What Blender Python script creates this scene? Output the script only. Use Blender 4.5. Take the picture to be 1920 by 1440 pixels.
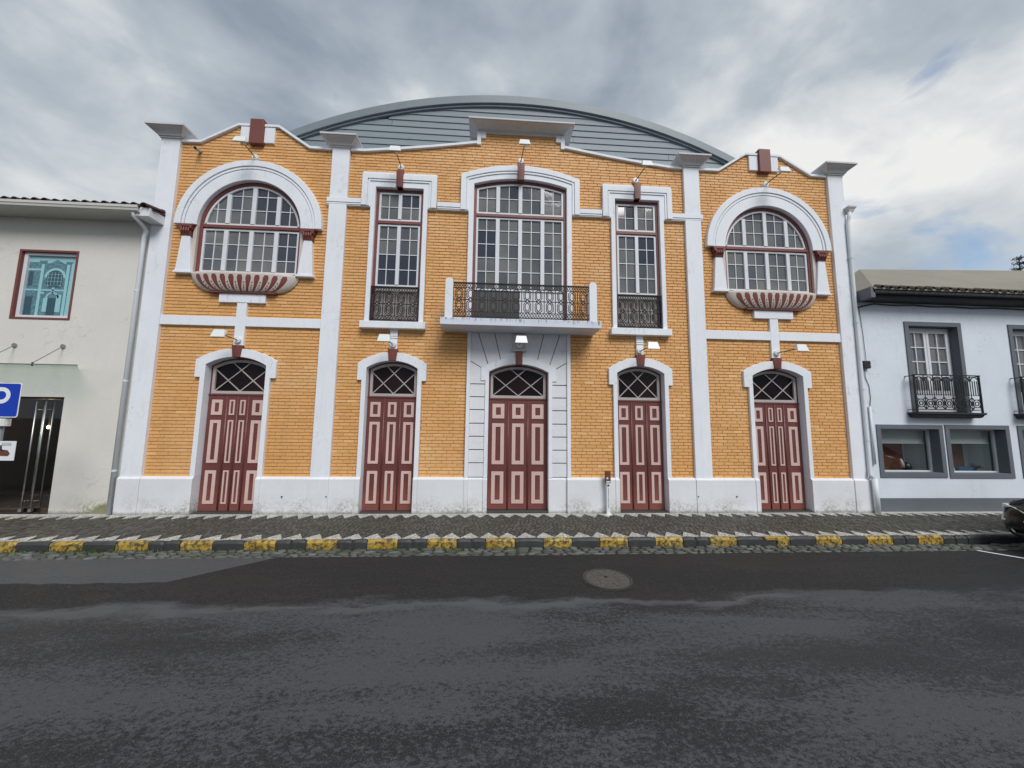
import bpy, bmesh, math, random
from mathutils import Vector, Matrix
from mathutils.geometry import tessellate_polygon
R = math.radians
random.seed(7)
for o in list(bpy.data.objects):
    bpy.data.objects.remove(o)
scene = bpy.context.scene
col = scene.collection

# ------------------------------------------------------------------ camera
PIT, YAW, ROL = .10639961, .06001967, .01194298
cam_d = bpy.data.cameras.new('camera')
cam = bpy.data.objects.new('camera', cam_d)
col.objects.link(cam)
scene.camera = cam
F = Vector((math.sin(YAW) * math.cos(PIT), math.cos(YAW) * math.cos(PIT), math.sin(PIT)))
R0 = Vector((math.cos(YAW), -math.sin(YAW), 0))
U0 = R0.cross(F)
RR = R0 * math.cos(ROL) + U0 * math.sin(ROL)
UU = -R0 * math.sin(ROL) + U0 * math.cos(ROL)
CAM = Vector((-.58958, -7.48, 1.80336))
m = Matrix((RR, UU, -F)).transposed().to_4x4()
m.translation = CAM
cam.matrix_world = m
cam_d.sensor_width = 36
cam_d.lens = 36 * 677.2 / 1920
cam_d.clip_start = .05
cam_d.clip_end = 3000

# ------------------------------------------------------------------ light
SUN_EL, SUN_AZ = 46, 22          # azimuth: degrees to the right of the camera's back
SKY = .085
world = bpy.data.worlds.new('World')
scene.world = world
world.use_nodes = True
wt = world.node_tree
wt.nodes.clear()
def wn(t, **k):
    n = wt.nodes.new(t)
    for a, b in k.items():
        setattr(n, a, b)
    return n
def wl(a, b):
    wt.links.new(a, b)
def wmath(op, a, b=None):
    n = wn('ShaderNodeMath', operation=op)
    for i, v in enumerate((a, b)):
        if v is None:
            continue
        if isinstance(v, (int, float)):
            n.inputs[i].default_value = v
        else:
            wl(v, n.inputs[i])
    return n.outputs[0]
sky = wn('ShaderNodeTexSky', sky_type='NISHITA')
sky.sun_disc = False
sky.sun_elevation = R(SUN_EL)
sky.sun_rotation = R(180 - SUN_AZ)
sky.air_density = 1.2
sky.dust_density = 1.0
tc = wn('ShaderNodeTexCoord')
sep = wn('ShaderNodeSeparateXYZ')
wl(tc.outputs['Generated'], sep.inputs[0])
cmb = wn('ShaderNodeCombineXYZ')         # direction, flattened a little so that clouds lie in layers
wl(sep.outputs[0], cmb.inputs[0])
wl(sep.outputs[1], cmb.inputs[1])
wl(wmath('MULTIPLY', wmath('MAXIMUM', sep.outputs[2], 0.0), 1.7), cmb.inputs[2])
def cloud_noise(scale, detail, rough, off, dist=.3):
    mp = wn('ShaderNodeMapping')
    mp.inputs['Location'].default_value = off
    wl(cmb.outputs[0], mp.inputs[0])
    n = wn('ShaderNodeTexNoise')
    n.inputs['Scale'].default_value = scale
    n.inputs['Detail'].default_value = detail
    n.inputs['Roughness'].default_value = rough
    n.inputs['Distortion'].default_value = dist
    wl(mp.outputs[0], n.inputs['Vector'])
    return n.outputs['Fac']
big = cloud_noise(1.9, 6, .48, (21, 5, 0))
fine = cloud_noise(5.5, 8, .54, (9, 9, 0), .35)
mixv = wmath('ADD', wmath('MULTIPLY', big, .74), wmath('MULTIPLY', fine, .26))
ramp = wn('ShaderNodeValToRGB')
wl(mixv, ramp.inputs[0])
ramp.color_ramp.elements[0].position = .37
ramp.color_ramp.elements[0].color = (.30, .36, .435, 1)
ramp.color_ramp.elements[1].position = .635
ramp.color_ramp.elements[1].color = (.95, .955, .945, 1)
e = ramp.color_ramp.elements.new(.5)
e.color = (.50, .565, .63, 1)
gap = cloud_noise(2.6, 6, .55, (14, 15, 0), .5)
gr = wn('ShaderNodeValToRGB')
wl(gap, gr.inputs[0])
gr.color_ramp.elements[0].position = .27
gr.color_ramp.elements[0].color = (0, 0, 0, 1)
gr.color_ramp.elements[1].position = .36
gr.color_ramp.elements[1].color = (1, 1, 1, 1)
bg1 = wn('ShaderNodeBackground')
wl(sky.outputs[0], bg1.inputs[0])
bg1.inputs[1].default_value = SKY
bg2 = wn('ShaderNodeBackground')
wl(ramp.outputs[0], bg2.inputs[0])
bg2.inputs[1].default_value = .50
mx = wn('ShaderNodeMixShader')
wl(gr.outputs[0], mx.inputs[0])
wl(bg1.outputs[0], mx.inputs[1])
wl(bg2.outputs[0], mx.inputs[2])
wo = wn('ShaderNodeOutputWorld')
wl(mx.outputs[0], wo.inputs[0])

sun_d = bpy.data.lights.new('sun', 'SUN')
sun_d.energy = 1.5
sun_d.angle = R(30)
sun_d.color = (1, .985, .965)
sun = bpy.data.objects.new('sun', sun_d)
col.objects.link(sun)
sd = Vector((math.sin(R(SUN_AZ)) * math.cos(R(SUN_EL)), -math.cos(R(SUN_AZ)) * math.cos(R(SUN_EL)), math.sin(R(SUN_EL))))
sun.rotation_euler = sd.to_track_quat('Z', 'Y').to_euler()
sun.location = sd * 40

scene.view_settings.view_transform = 'Standard'
scene.view_settings.look = 'None'
scene.view_settings.gamma = 1
scene.view_settings.exposure = .85
scene.view_settings.use_curve_mapping = False

# ------------------------------------------------------------------ materials
class NT:
    def __init__(s, name):
        s.m = bpy.data.materials.new(name)
        s.m.use_nodes = True
        s.t = s.m.node_tree
        s.b = s.t.nodes['Principled BSDF']
        s.pos = None
    def n(s, t, **k):
        x = s.t.nodes.new(t)
        for a, b in k.items():
            setattr(x, a, b)
        return x
    def l(s, a, b):
        s.t.links.new(a, b)
    def P(s):
        if not s.pos:
            s.pos = s.n('ShaderNodeNewGeometry')
        return s.pos.outputs['Position']
    def noise(s, scale, detail=4, rough=.55, sc=(1, 1, 1), vec=None, dist=0, off=(0, 0, 0)):
        mp = s.n('ShaderNodeMapping')
        mp.inputs['Scale'].default_value = sc
        mp.inputs['Location'].default_value = off
        s.l(vec or s.P(), mp.inputs[0])
        x = s.n('ShaderNodeTexNoise')
        x.inputs['Scale'].default_value = scale
        x.inputs['Detail'].default_value = detail
        x.inputs['Roughness'].default_value = rough
        x.inputs['Distortion'].default_value = dist
        s.l(mp.outputs[0], x.inputs['Vector'])
        return x.outputs['Fac']
    def ramp(s, fac, a, b, ca=(0, 0, 0), cb=(1, 1, 1)):
        x = s.n('ShaderNodeValToRGB')
        s.l(fac, x.inputs[0])
        el = x.color_ramp.elements
        el[0].position, el[1].position = a, b
        el[0].color, el[1].color = (*ca, 1), (*cb, 1)
        return x.outputs[0]
    def math(s, op, a, b=None):
        x = s.n('ShaderNodeMath', operation=op)
        for i, v in enumerate((a, b)):
            if v is None:
                continue
            if isinstance(v, (int, float)):
                x.inputs[i].default_value = v
            else:
                s.l(v, x.inputs[i])
        return x.outputs[0]
    def mix(s, fac, a, b, mode='MIX'):
        x = s.n('ShaderNodeMix', data_type='RGBA', blend_type=mode)
        for i, v in ((0, fac), (6, a), (7, b)):
            if isinstance(v, (int, float)):
                x.inputs[i].default_value = v
            elif isinstance(v, tuple):
                x.inputs[i].default_value = (*v, 1)
            else:
                s.l(v, x.inputs[i])
        return x.outputs[2]
    def xyz(s):
        x = s.n('ShaderNodeSeparateXYZ')
        s.l(s.P(), x.inputs[0])
        return x.outputs
    def band(s, v, a, b):           # smooth 0..1 rise from a to b
        x = s.n('ShaderNodeMapRange', interpolation_type='SMOOTHSTEP')
        s.l(v, x.inputs[0])
        x.inputs[1].default_value, x.inputs[2].default_value = a, b
        return x.outputs[0]
    def col(s, c):
        if isinstance(c, tuple):
            s.b.inputs['Base Color'].default_value = (*c, 1)
        else:
            s.l(c, s.b.inputs['Base Color'])
    def rough(s, r):
        if isinstance(r, (int, float)):
            s.b.inputs['Roughness'].default_value = r
        else:
            s.l(r, s.b.inputs['Roughness'])
    def bump(s, h, strength=.3, dist=.01):
        x = s.n('ShaderNodeBump')
        x.inputs['Strength'].default_value = strength
        x.inputs['Distance'].default_value = dist
        s.l(h, x.inputs['Height'])
        s.l(x.outputs[0], s.b.inputs['Normal'])
    def rnd(s):
        x = s.n('ShaderNodeObjectInfo')
        g = s.n('ShaderNodeNewGeometry')
        return s.math('FRACT', s.math('ADD', x.outputs['Random'], g.outputs['Random Per Island']))

MATS = {}
def mat_paint(name, c, rough=.6, var=.10, dirt=0, grain=.12, streak=0, mould=0, dirtcol=(.30, .29, .22), chips=None):
    t = NT(name)
    d = tuple(x * (1 - var) for x in c)
    k = t.mix(t.ramp(t.noise(1.3, 5, .6), .35, .7), c, d)
    k = t.mix(t.math('MULTIPLY', t.ramp(t.noise(14, 4, .6), .45, .75), .35), k, tuple(x * (1 - var * 1.5) for x in c))
    if streak:
        s = t.ramp(t.noise(5, 5, .6, sc=(2.2, 2.2, .22)), .52, .78)
        k = t.mix(t.math('MULTIPLY', s, streak), k, tuple(x * .45 for x in c))
    if name in ('white_paint', 'plinth_paint', 'cream_wall', 'house_wall'):
        w_ = t.n('ShaderNodeTexVoronoi', feature='DISTANCE_TO_EDGE')
        mp_ = t.n('ShaderNodeMapping')
        t.l(t.P(), mp_.inputs[0])
        mp_.inputs['Scale'].default_value = (1.1, 1.1, .8)
        vm_ = t.n('ShaderNodeVectorMath', operation='ADD')
        ns_ = t.n('ShaderNodeTexNoise')
        ns_.inputs['Scale'].default_value = 3
        t.l(t.P(), ns_.inputs['Vector'])
        t.l(mp_.outputs[0], vm_.inputs[0])
        t.l(ns_.outputs['Color'], vm_.inputs[1])
        t.l(vm_.outputs[0], w_.inputs['Vector'])
        w_.inputs['Scale'].default_value = 1.0
        ck = t.math('MULTIPLY', t.math('LESS_THAN', w_.outputs['Distance'], .006), t.ramp(t.noise(.9, 3, .5, off=(6, 6, 1)), .50, .56))
        k = t.mix(t.math('MULTIPLY', ck, .35), k, tuple(v_ * .5 for v_ in c))
    if mould:
        # grey-black lichen that has run down from ledges in broken patches
        a_ = t.ramp(t.noise(1.0, 4, .6, off=(8, 1, 4)), .52, .66)
        b_ = t.ramp(t.noise(11, 6, .72, sc=(1.6, 1.6, .5)), .54, .66)
        k = t.mix(t.math('MULTIPLY', t.math('MULTIPLY', a_, b_), mould), k, (.24, .235, .225))
    if dirt:
        z = t.xyz()[2]
        low = t.math('SUBTRACT', 1.0, t.band(z, .02, .42))
        n1 = t.ramp(t.noise(1.7, 6, .65, off=(3, 0, 1)), .42, .58)
        n2 = t.ramp(t.noise(26, 6, .75), .40, .60)
        k = t.mix(t.math('MULTIPLY', t.math('MULTIPLY', low, n1), t.math('MULTIPLY', n2, dirt)), k, dirtcol)
        foot = t.math('SUBTRACT', 1.0, t.band(t.math('SUBTRACT', z, t.math('MULTIPLY', t.noise(9, 5, .7), .10)), -.05, .03))
        k = t.mix(t.math('MULTIPLY', foot, .7), k, (.13, .125, .105))
    if name == 'cream_wall':
        x_, y_, z_ = t.xyz()
        e_ = t.math('ADD', t.math('MULTIPLY', t.math('ABSOLUTE', t.math('ADD', x_, 7.82)), 2.4), t.math('MULTIPLY', z_, 3.6))
        e_ = t.math('ADD', e_, t.math('MULTIPLY', t.math('SUBTRACT', t.noise(6, 6, .7), .5), 1.4))
        k = t.mix(t.math('SUBTRACT', 1.0, t.band(e_, .55, 1.0)), k, t.mix(t.noise(20, 5, .7), (.10, .11, .03), (.36, .34, .22)))
    if name in ('door_red', 'pink_paint'):
        x_, y_, z_ = t.xyz()
        low = t.math('SUBTRACT', 1.0, t.band(t.math('ADD', z_, t.math('MULTIPLY', t.math('SUBTRACT', t.noise(2.5, 5, .6), .5), .8)), .05, .75))
        fade = (.27, .085, .068) if name == 'door_red' else (.58, .42, .37)
        k = t.mix(t.math('MULTIPLY', low, .7), k, fade)
        k = t.mix(t.math('MULTIPLY', t.ramp(t.noise(.33, 2, .5, off=(4, 0, 0)), .42, .6), .35), k, tuple(v_ * .72 for v_ in c))
    if chips:
        cmask = t.ramp(t.noise(chips[0], 6, .7, sc=(1, 1, .5)), chips[1], chips[1] + .03)
        k = t.mix(cmask, k, chips[2])
    t.col(k)
    t.rough(rough)
    if name == 'door_red':
        t.bump(t.noise(40, 4, .6, sc=(2.5, 1, .08)), .5, .004)
    else:
        t.bump(t.noise(90, 3, .6), grain, .004)
    MATS[name] = t.m
mat_paint('white_paint', (.785, .805, .855), .65, .07, dirt=0, streak=.13, mould=.5)
mat_paint('plinth_paint', (.735, .745, .775), .65, .09, dirt=1.0, streak=.08)
mat_paint('cap_paint', (.60, .59, .60), .7, .14, streak=.25)
mat_paint('cream_wall', (.68, .655, .61), .75, .07, dirt=.9, dirtcol=(.19, .20, .08), streak=.06)
mat_paint('house_wall', (.68, .73, .80), .75, .09, dirt=.25, streak=.10)
mat_paint('grey_trim', (.125, .14, .16), .6, .12)
mat_paint('red_paint', (.190, .050, .040), .5, .18, streak=.15)
mat_paint('door_red', (.165, .050, .045), .38, .24, streak=.22, chips=(30, .72, (.42, .30, .27)))
mat_paint('pink_paint', (.68, .48, .43), .45, .10, streak=.08)
mat_paint('fan_frame', (.47, .42, .40), .5, .12)
mat_paint('casement_white', (.68, .69, .73), .5, .08, chips=(26, .66, (.22, .20, .19)))
mat_paint('iron', (.008, .008, .010), .65, .3)
mat_paint('green_iron', (.005, .012, .010), .6, .3)
mat_paint('lamp_white', (.74, .76, .75), .35, .04)
mat_paint('brown_metal', (.09, .035, .02), .5, .2)
mat_paint('dark_stone', (.055, .058, .052), .8, .35)
mat_paint('eave_dark', (.030, .030, .032), .7, .3, streak=.2)
mat_paint('pipe_cream', (.58, .57, .53), .5, .08, streak=.1)
mat_paint('pipe_white', (.68, .71, .74), .5, .08, streak=.1)
mat_paint('roof_beige', (.245, .228, .185), .85, .14, streak=.1)
mat_paint('steel', (.42, .42, .42), .3, .05)
MATS['steel'].node_tree.nodes['Principled BSDF'].inputs['Metallic'].default_value = .9
mat_paint('black_plastic', (.012, .012, .013), .4, .1)
mat_paint('shell_cream', (.60, .53, .48), .6, .12, streak=.1)
mat_paint('wood_brown', (.16, .06, .03), .45, .25)
mat_paint('blind_grey', (.46, .46, .45), .7, .06)
mat_paint('room_white', (.62, .64, .66), .8, .05)
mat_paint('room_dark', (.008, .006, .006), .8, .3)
mat_paint('room_red', (.26, .075, .05), .7, .3)
mat_paint('blue_print', (.02, .10, .22), .5, .2)
mat_paint('silver', (.5, .5, .5), .3, .3)
mat_paint('tile_dark', (.055, .030, .026), .8, .4)
mat_paint('tile_brown', (.085, .065, .052), .85, .35)
mat_paint('sign_blue', (.0, .038, .40), .85, .03)
mat_paint('sign_white', (.78, .80, .82), .4, .03)
mat_paint('poster_paper', (.74, .76, .78), .6, .05)
mat_paint('zinc', (.19, .23, .255), .5, .14, streak=.15)
mat_paint('navy_panel', (.018, .020, .028), .5, .3)
mat_paint('grey_panel', (.075, .072, .070), .6, .35)

def m_brick():
    t = NT('yellow_brick')
    r = t.rnd()
    x = t.n('ShaderNodeValToRGB')
    t.l(r, x.inputs[0])
    el = x.color_ramp.elements
    el[0].position, el[0].color = 0, (0.605, 0.302, 0.092, 1)
    el[1].position, el[1].color = 1, (0.819, 0.504, 0.224, 1)
    for p, c in ((.12, (0.673, 0.347, 0.116)), (.45, (0.712, 0.378, 0.132)), (.72, (0.741, 0.410, 0.156)), (.9, (0.673, 0.356, 0.132))):
        q = el.new(p)
        q.color = (*c, 1)
    k = x.outputs[0]
    k = t.mix(t.ramp(t.noise(55, 5, .65, sc=(.5, 1, 1)), .38, .72), k, t.mix(.5, k, (0.780, 0.477, 0.224)))
    big = t.ramp(t.noise(.55, 4, .55), .4, .68)
    k = t.mix(t.math('MULTIPLY', big, .45), k, (0.643, 0.315, 0.092))
    st = t.ramp(t.noise(3.2, 5, .65, sc=(2, 1, .35)), .58, .8)
    k = t.mix(t.math('MULTIPLY', st, .40), k, (.34, .18, .075))
    st2 = t.ramp(t.noise(1.5, 6, .7, sc=(3.2, 1, .16), off=(1, 0, 2)), .56, .74)
    k = t.mix(t.math('MULTIPLY', st2, .38), k, (.40, .24, .11))
    pale = t.ramp(t.noise(.9, 5, .6, off=(7, 2, 9)), .54, .74)
    k = t.mix(t.math('MULTIPLY', pale, .40), k, (.78, .53, .29))
    t.col(k)
    t.rough(.62)
    t.bump(t.noise(160, 3, .6), .25, .003)
    MATS['brick'] = t.m
    t = NT('brick_mortar')
    t.col(t.mix(t.noise(9, 5), (.43, .225, .085), (.31, .16, .062)))
    t.rough(.9)
    MATS['mortar'] = t.m
m_brick()

def m_glass():
    t = NT('old_window_glass')
    oi = t.n('ShaderNodeObjectInfo')
    c = t.mix(t.ramp(t.noise(1.1, 4, .5), .4, .62), (.120, .125, .126), (.185, .188, .180))
    c = t.mix(t.ramp(oi.outputs['Random'], .35, 1.0), c, t.mix(.7, c, (.050, .060, .085)))
    t.col(c)
    t.rough(.07)
    t.b.inputs['IOR'].default_value = 1.55
    t.bump(t.noise(2.2, 3), .10, .03)
    MATS['pane'] = t.m
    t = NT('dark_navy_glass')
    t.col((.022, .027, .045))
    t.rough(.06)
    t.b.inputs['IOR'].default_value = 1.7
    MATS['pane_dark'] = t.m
    t = NT('dark_fanlight_glass')
    oi = t.n('ShaderNodeObjectInfo')
    t.col(t.mix(oi.outputs['Random'], (.004, .003, .004), (.018, .007, .008)))
    t.rough(.05)
    t.b.inputs['IOR'].default_value = 1.28
    MATS['pane_fan'] = t.m
    def clear(name, tint, ior):
        t = NT(name)
        t.t.nodes.remove(t.b)
        tr = t.n('ShaderNodeBsdfTransparent')
        tr.inputs[0].default_value = (*tint, 1)
        gl = t.n('ShaderNodeBsdfGlossy')
        gl.inputs['Roughness'].default_value = .02
        lw = t.n('ShaderNodeLayerWeight')
        lw.inputs[0].default_value = .5
        fr = t.n('ShaderNodeMath', operation='MULTIPLY_ADD')
        t.l(t.math('POWER', lw.outputs['Facing'], 4.0), fr.inputs[0])
        fr.inputs[1].default_value = .8
        fr.inputs[2].default_value = ior
        mxn = t.n('ShaderNodeMixShader')
        t.l(fr.outputs[0], mxn.inputs[0])
        t.l(tr.outputs[0], mxn.inputs[1])
        t.l(gl.outputs[0], mxn.inputs[2])
        t.l(mxn.outputs[0], t.t.nodes['Material Output'].inputs[0])
        MATS[name] = t.m
    clear('clear_glass', (.92, .95, .95), .04)
    clear('canopy_glass', (.88, .94, .91), .04)
    t = NT('cyan_film')
    t.col(t.mix(t.noise(2, 3), (.26, .50, .55), (.31, .56, .60)))
    t.rough(.12)
    MATS['cyan'] = t.m
    t = NT('teal_ink')
    t.col(t.mix(t.ramp(t.noise(26, 5, .7), .42, .6), (.055, .135, .165), (.13, .27, .31)))
    t.rough(.15)
    MATS['teal'] = t.m
    t = NT('dark_teal_ink')
    t.col((.028, .075, .10))
    t.rough(.15)
    MATS['teal_dark'] = t.m
    t = NT('warm_bulb')
    t.b.inputs['Emission Color'].default_value = (1, .55, .18, 1)
    t.b.inputs['Emission Strength'].default_value = 6
    MATS['bulb'] = t.m
    t = NT('headlight_glass')
    t.col((.70, .71, .69))
    t.rough(.2)
    t.b.inputs['Coat Weight'].default_value = 1
    MATS['headlight'] = t.m
    t = NT('black_car_paint')
    t.col((.004, .004, .005))
    t.rough(.22)
    t.b.inputs['IOR'].default_value = 1.35
    t.b.inputs['Coat Weight'].default_value = .25
    MATS['car'] = t.m
    t = NT('rubber')
    t.col((.012, .012, .012))
    t.rough(.8)
    MATS['rubber'] = t.m
m_glass()

def m_ground():
    # asphalt: an older grey wearing course, a newer black strip along the gutter, damp blotches
    t = NT('asphalt')
    x, y, z = t.xyz()
    streaky = t.noise(1.0, 5, .55, sc=(.34, 1.5, 1), dist=.35)
    mid = t.noise(9, 6, .7, sc=(.5, 1.1, 1), dist=.3, off=(9, 3, 0))
    speck = t.noise(34, 7, .76, sc=(.66, 1, 1), dist=.25)
    fines = t.noise(85, 4, .75)
    v = t.math('ADD', t.math('MULTIPLY', streaky, .62), t.math('ADD', t.math('MULTIPLY', speck, .78), t.math('MULTIPLY', mid, .20)))
    v = t.math('ADD', v, t.math('MULTIPLY', t.math('SUBTRACT', fines, .5), .25))
    mask = t.ramp(v, .752, .832)
    base = t.mix(mask, (.0135, .0145, .0162), (.060, .063, .068))
    lane = t.ramp(t.noise(.5, 3, .5, sc=(.16, 1.3, 1), off=(2, 7, 0)), .40, .66)      # tyre-polished, drier lanes
    base = t.mix(t.math('MULTIPLY', lane, .45), base, t.mix(.5, base, (.072, .075, .080)))
    wob = t.math('MULTIPLY', t.math('SUBTRACT', t.noise(1.4, 5, .65, sc=(.5, 1, 1)), .5), .95)
    yy = t.math('ADD', y, wob)
    strip = t.band(yy, -3.36, -3.22)           # newer strip nearer the kerb
    wob2 = t.math('MULTIPLY', t.math('SUBTRACT', t.noise(.9, 4, .6, off=(5, 2, 0)), .5), 1.3)
    diag = t.math('ADD', t.math('ADD', t.math('MULTIPLY', x, .30), wob2), 3.75)   # old surface left uncovered at the left
    left = t.math('LESS_THAN', t.math('ADD', t.math('MULTIPLY', diag, 1.0), 0), t.math('ADD', y, 4.65))
    leftfar = t.math('GREATER_THAN', t.math('ADD', y, t.math('MULTIPLY', wob2, .25)), -2.74)
    leftx = t.math('LESS_THAN', t.math('ADD', x, t.math('MULTIPLY', t.math('ADD', y, 2.0), -1.1)), -3.55)
    patch = t.math('MULTIPLY', leftfar, leftx)
    newc = t.mix(t.ramp(fines, .4, .7), (.0105, .0100, .0102), (.0175, .0170, .0172))
    newc = t.mix(t.ramp(t.noise(70, 2, .5), .735, .75), newc, (.30, .29, .27))
    oldc = t.mix(t.ramp(fines, .35, .7), (.055, .058, .062), (.080, .083, .088))
    k = t.mix(strip, base, newc)
    edge = t.math('MULTIPLY', t.band(yy, -3.56, -3.42), t.math('SUBTRACT', 1.0, t.band(yy, -3.40, -3.33)))
    edge = t.math('MULTIPLY', edge, t.ramp(t.noise(1.3, 5, .65, sc=(.35, 2.2, 1), off=(3, 1, 0)), .47, .56))
    k = t.mix(t.math('MULTIPLY', edge, .8), k, (.085, .088, .092))       # dry old surface left along the seam
    k = t.mix(patch, k, oldc)
    grit = t.ramp(t.noise(120, 3, .6), .35, .75)
    k = t.mix(t.math('MULTIPLY', grit, .45), k, t.mix(.5, k, (.105, .11, .115)))
    k = t.mix(t.ramp(t.noise(150, 2, .5), .66, .70), k, (.20, .20, .20))
    t.col(k)
    t.rough(t.mix(mask, (.62, .62, .62), (.8, .8, .8)))
    t.b.inputs['Specular IOR Level'].default_value = .22
    t.bump(t.math('ADD', t.math('MULTIPLY', fines, .6), t.noise(170, 3, .7)), .45, .006)
    MATS['asphalt'] = t.m
    t = NT('earth')
    t.col(t.mix(t.noise(.5, 5), (.05, .05, .045), (.08, .08, .075)))
    t.rough(.9)
    MATS['earth'] = t.m
    t = NT('basalt_setts')
    r = t.rnd()
    c = t.mix(r, (.036, .035, .031), (.100, .095, .084))
    g = t.ramp(t.noise(1.2, 5, .6, off=(2, 4, 0)), .42, .66)
    c = t.mix(t.math('MULTIPLY', g, .55), c, (.052, .052, .028))
    t.col(c)
    t.rough(.7)
    t.bump(t.noise(70, 4), .4, .006)
    MATS['basalt'] = t.m
    t = NT('joint_sand')
    t.col(t.mix(t.noise(6, 5), (.018, .018, .013), (.036, .036, .022)))
    t.rough(.95)
    MATS['sand'] = t.m
    t = NT('limestone_setts')
    c = t.mix(t.rnd(), (.42, .41, .38), (.66, .65, .62))
    c = t.mix(t.math('MULTIPLY', t.ramp(t.noise(30, 6, .75), .44, .60), .75), c, (.17, .16, .135))
    t.col(c)
    t.rough(.75)
    MATS['limestone'] = t.m
    t = NT('gutter_stone')
    c = t.mix(t.rnd(), (.050, .052, .050), (.135, .137, .135))
    c = t.mix(t.math('MULTIPLY', t.ramp(t.noise(3.1, 5, .7), .45, .65), .65), c, (.050, .060, .022))
    t.col(c)
    t.rough(.72)
    t.bump(t.noise(45, 4), .5, .01)
    MATS['gutter'] = t.m
    t = NT('kerb_basalt')
    c = t.mix(t.noise(7, 5), (.022, .024, .025), (.055, .057, .057))
    t.col(c)
    t.rough(.6)
    t.bump(t.noise(30, 5), .5, .01)
    MATS['kerb'] = t.m
    t = NT('kerb_yellow')
    w = t.ramp(t.noise(15, 8, .75), .46, .56)
    w2 = t.ramp(t.noise(5, 4, .6), .35, .7)
    yel = t.mix(w2, (.40, .235, .022), (.47, .33, .075))
    t.col(t.mix(w, yel, (.070, .055, .025)))
    t.rough(.55)
    t.bump(t.noise(30, 5), .5, .01)
    MATS['kerb_yellow'] = t.m
    t = NT('gutter_moss')
    t.col(t.mix(t.noise(8, 5), (.020, .028, .008), (.050, .062, .018)))
    t.rough(.95)
    MATS['moss'] = t.m
    t = NT('weed_leaf')
    t.col(t.mix(t.rnd(), (.045, .085, .014), (.10, .15, .03)))
    t.rough(.6)
    MATS['weed'] = t.m
    t = NT('manhole_concrete')
    c = t.mix(t.ramp(t.noise(26, 6, .7), .35, .7), (.045, .042, .037), (.115, .107, .095))
    t.col(c)
    t.rough(.85)
    t.bump(t.noise(40, 5), .5, .01)
    MATS['manhole'] = t.m
    t = NT('grey_boards')
    r = t.rnd()
    c = t.mix(r, (.175, .215, .245), (.225, .265, .295))
    c = t.mix(t.math('MULTIPLY', t.ramp(t.noise(4, 6, .7, sc=(1, 1, 3)), .55, .75), .5), c, (.12, .145, .16))
    t.col(c)
    t.rough(.6)
    MATS['boards'] = t.m
    t = NT('pine_needles')
    t.col(t.mix(t.rnd(), (.022, .040, .022), (.05, .075, .035)))
    t.rough(.7)
    MATS['needles'] = t.m
    t = NT('pine_bark')
    t.col((.05, .04, .03))
    t.rough(.9)
    MATS['bark'] = t.m
m_ground()

def slab_stain():
    t = NT('balcony_paint')
    c = (.64, .68, .77)
    k = t.mix(t.ramp(t.noise(2, 5), .4, .7), c, (.58, .61, .68))
    drip = t.ramp(t.noise(16, 4, .6, sc=(1, .2, .10)), .50, .64)
    z = t.xyz()[2]
    wob = t.math('MULTIPLY', t.noise(9, 3, .5, sc=(1, 1, .1)), .14)
    top = t.band(t.math('ADD', z, wob), 3.79, 3.865)
    k = t.mix(t.math('MULTIPLY', t.math('MULTIPLY', drip, top), .9), k, (.10, .10, .085))
    t.col(k)
    t.rough(.7)
    MATS['slab'] = t.m
slab_stain()

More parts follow.
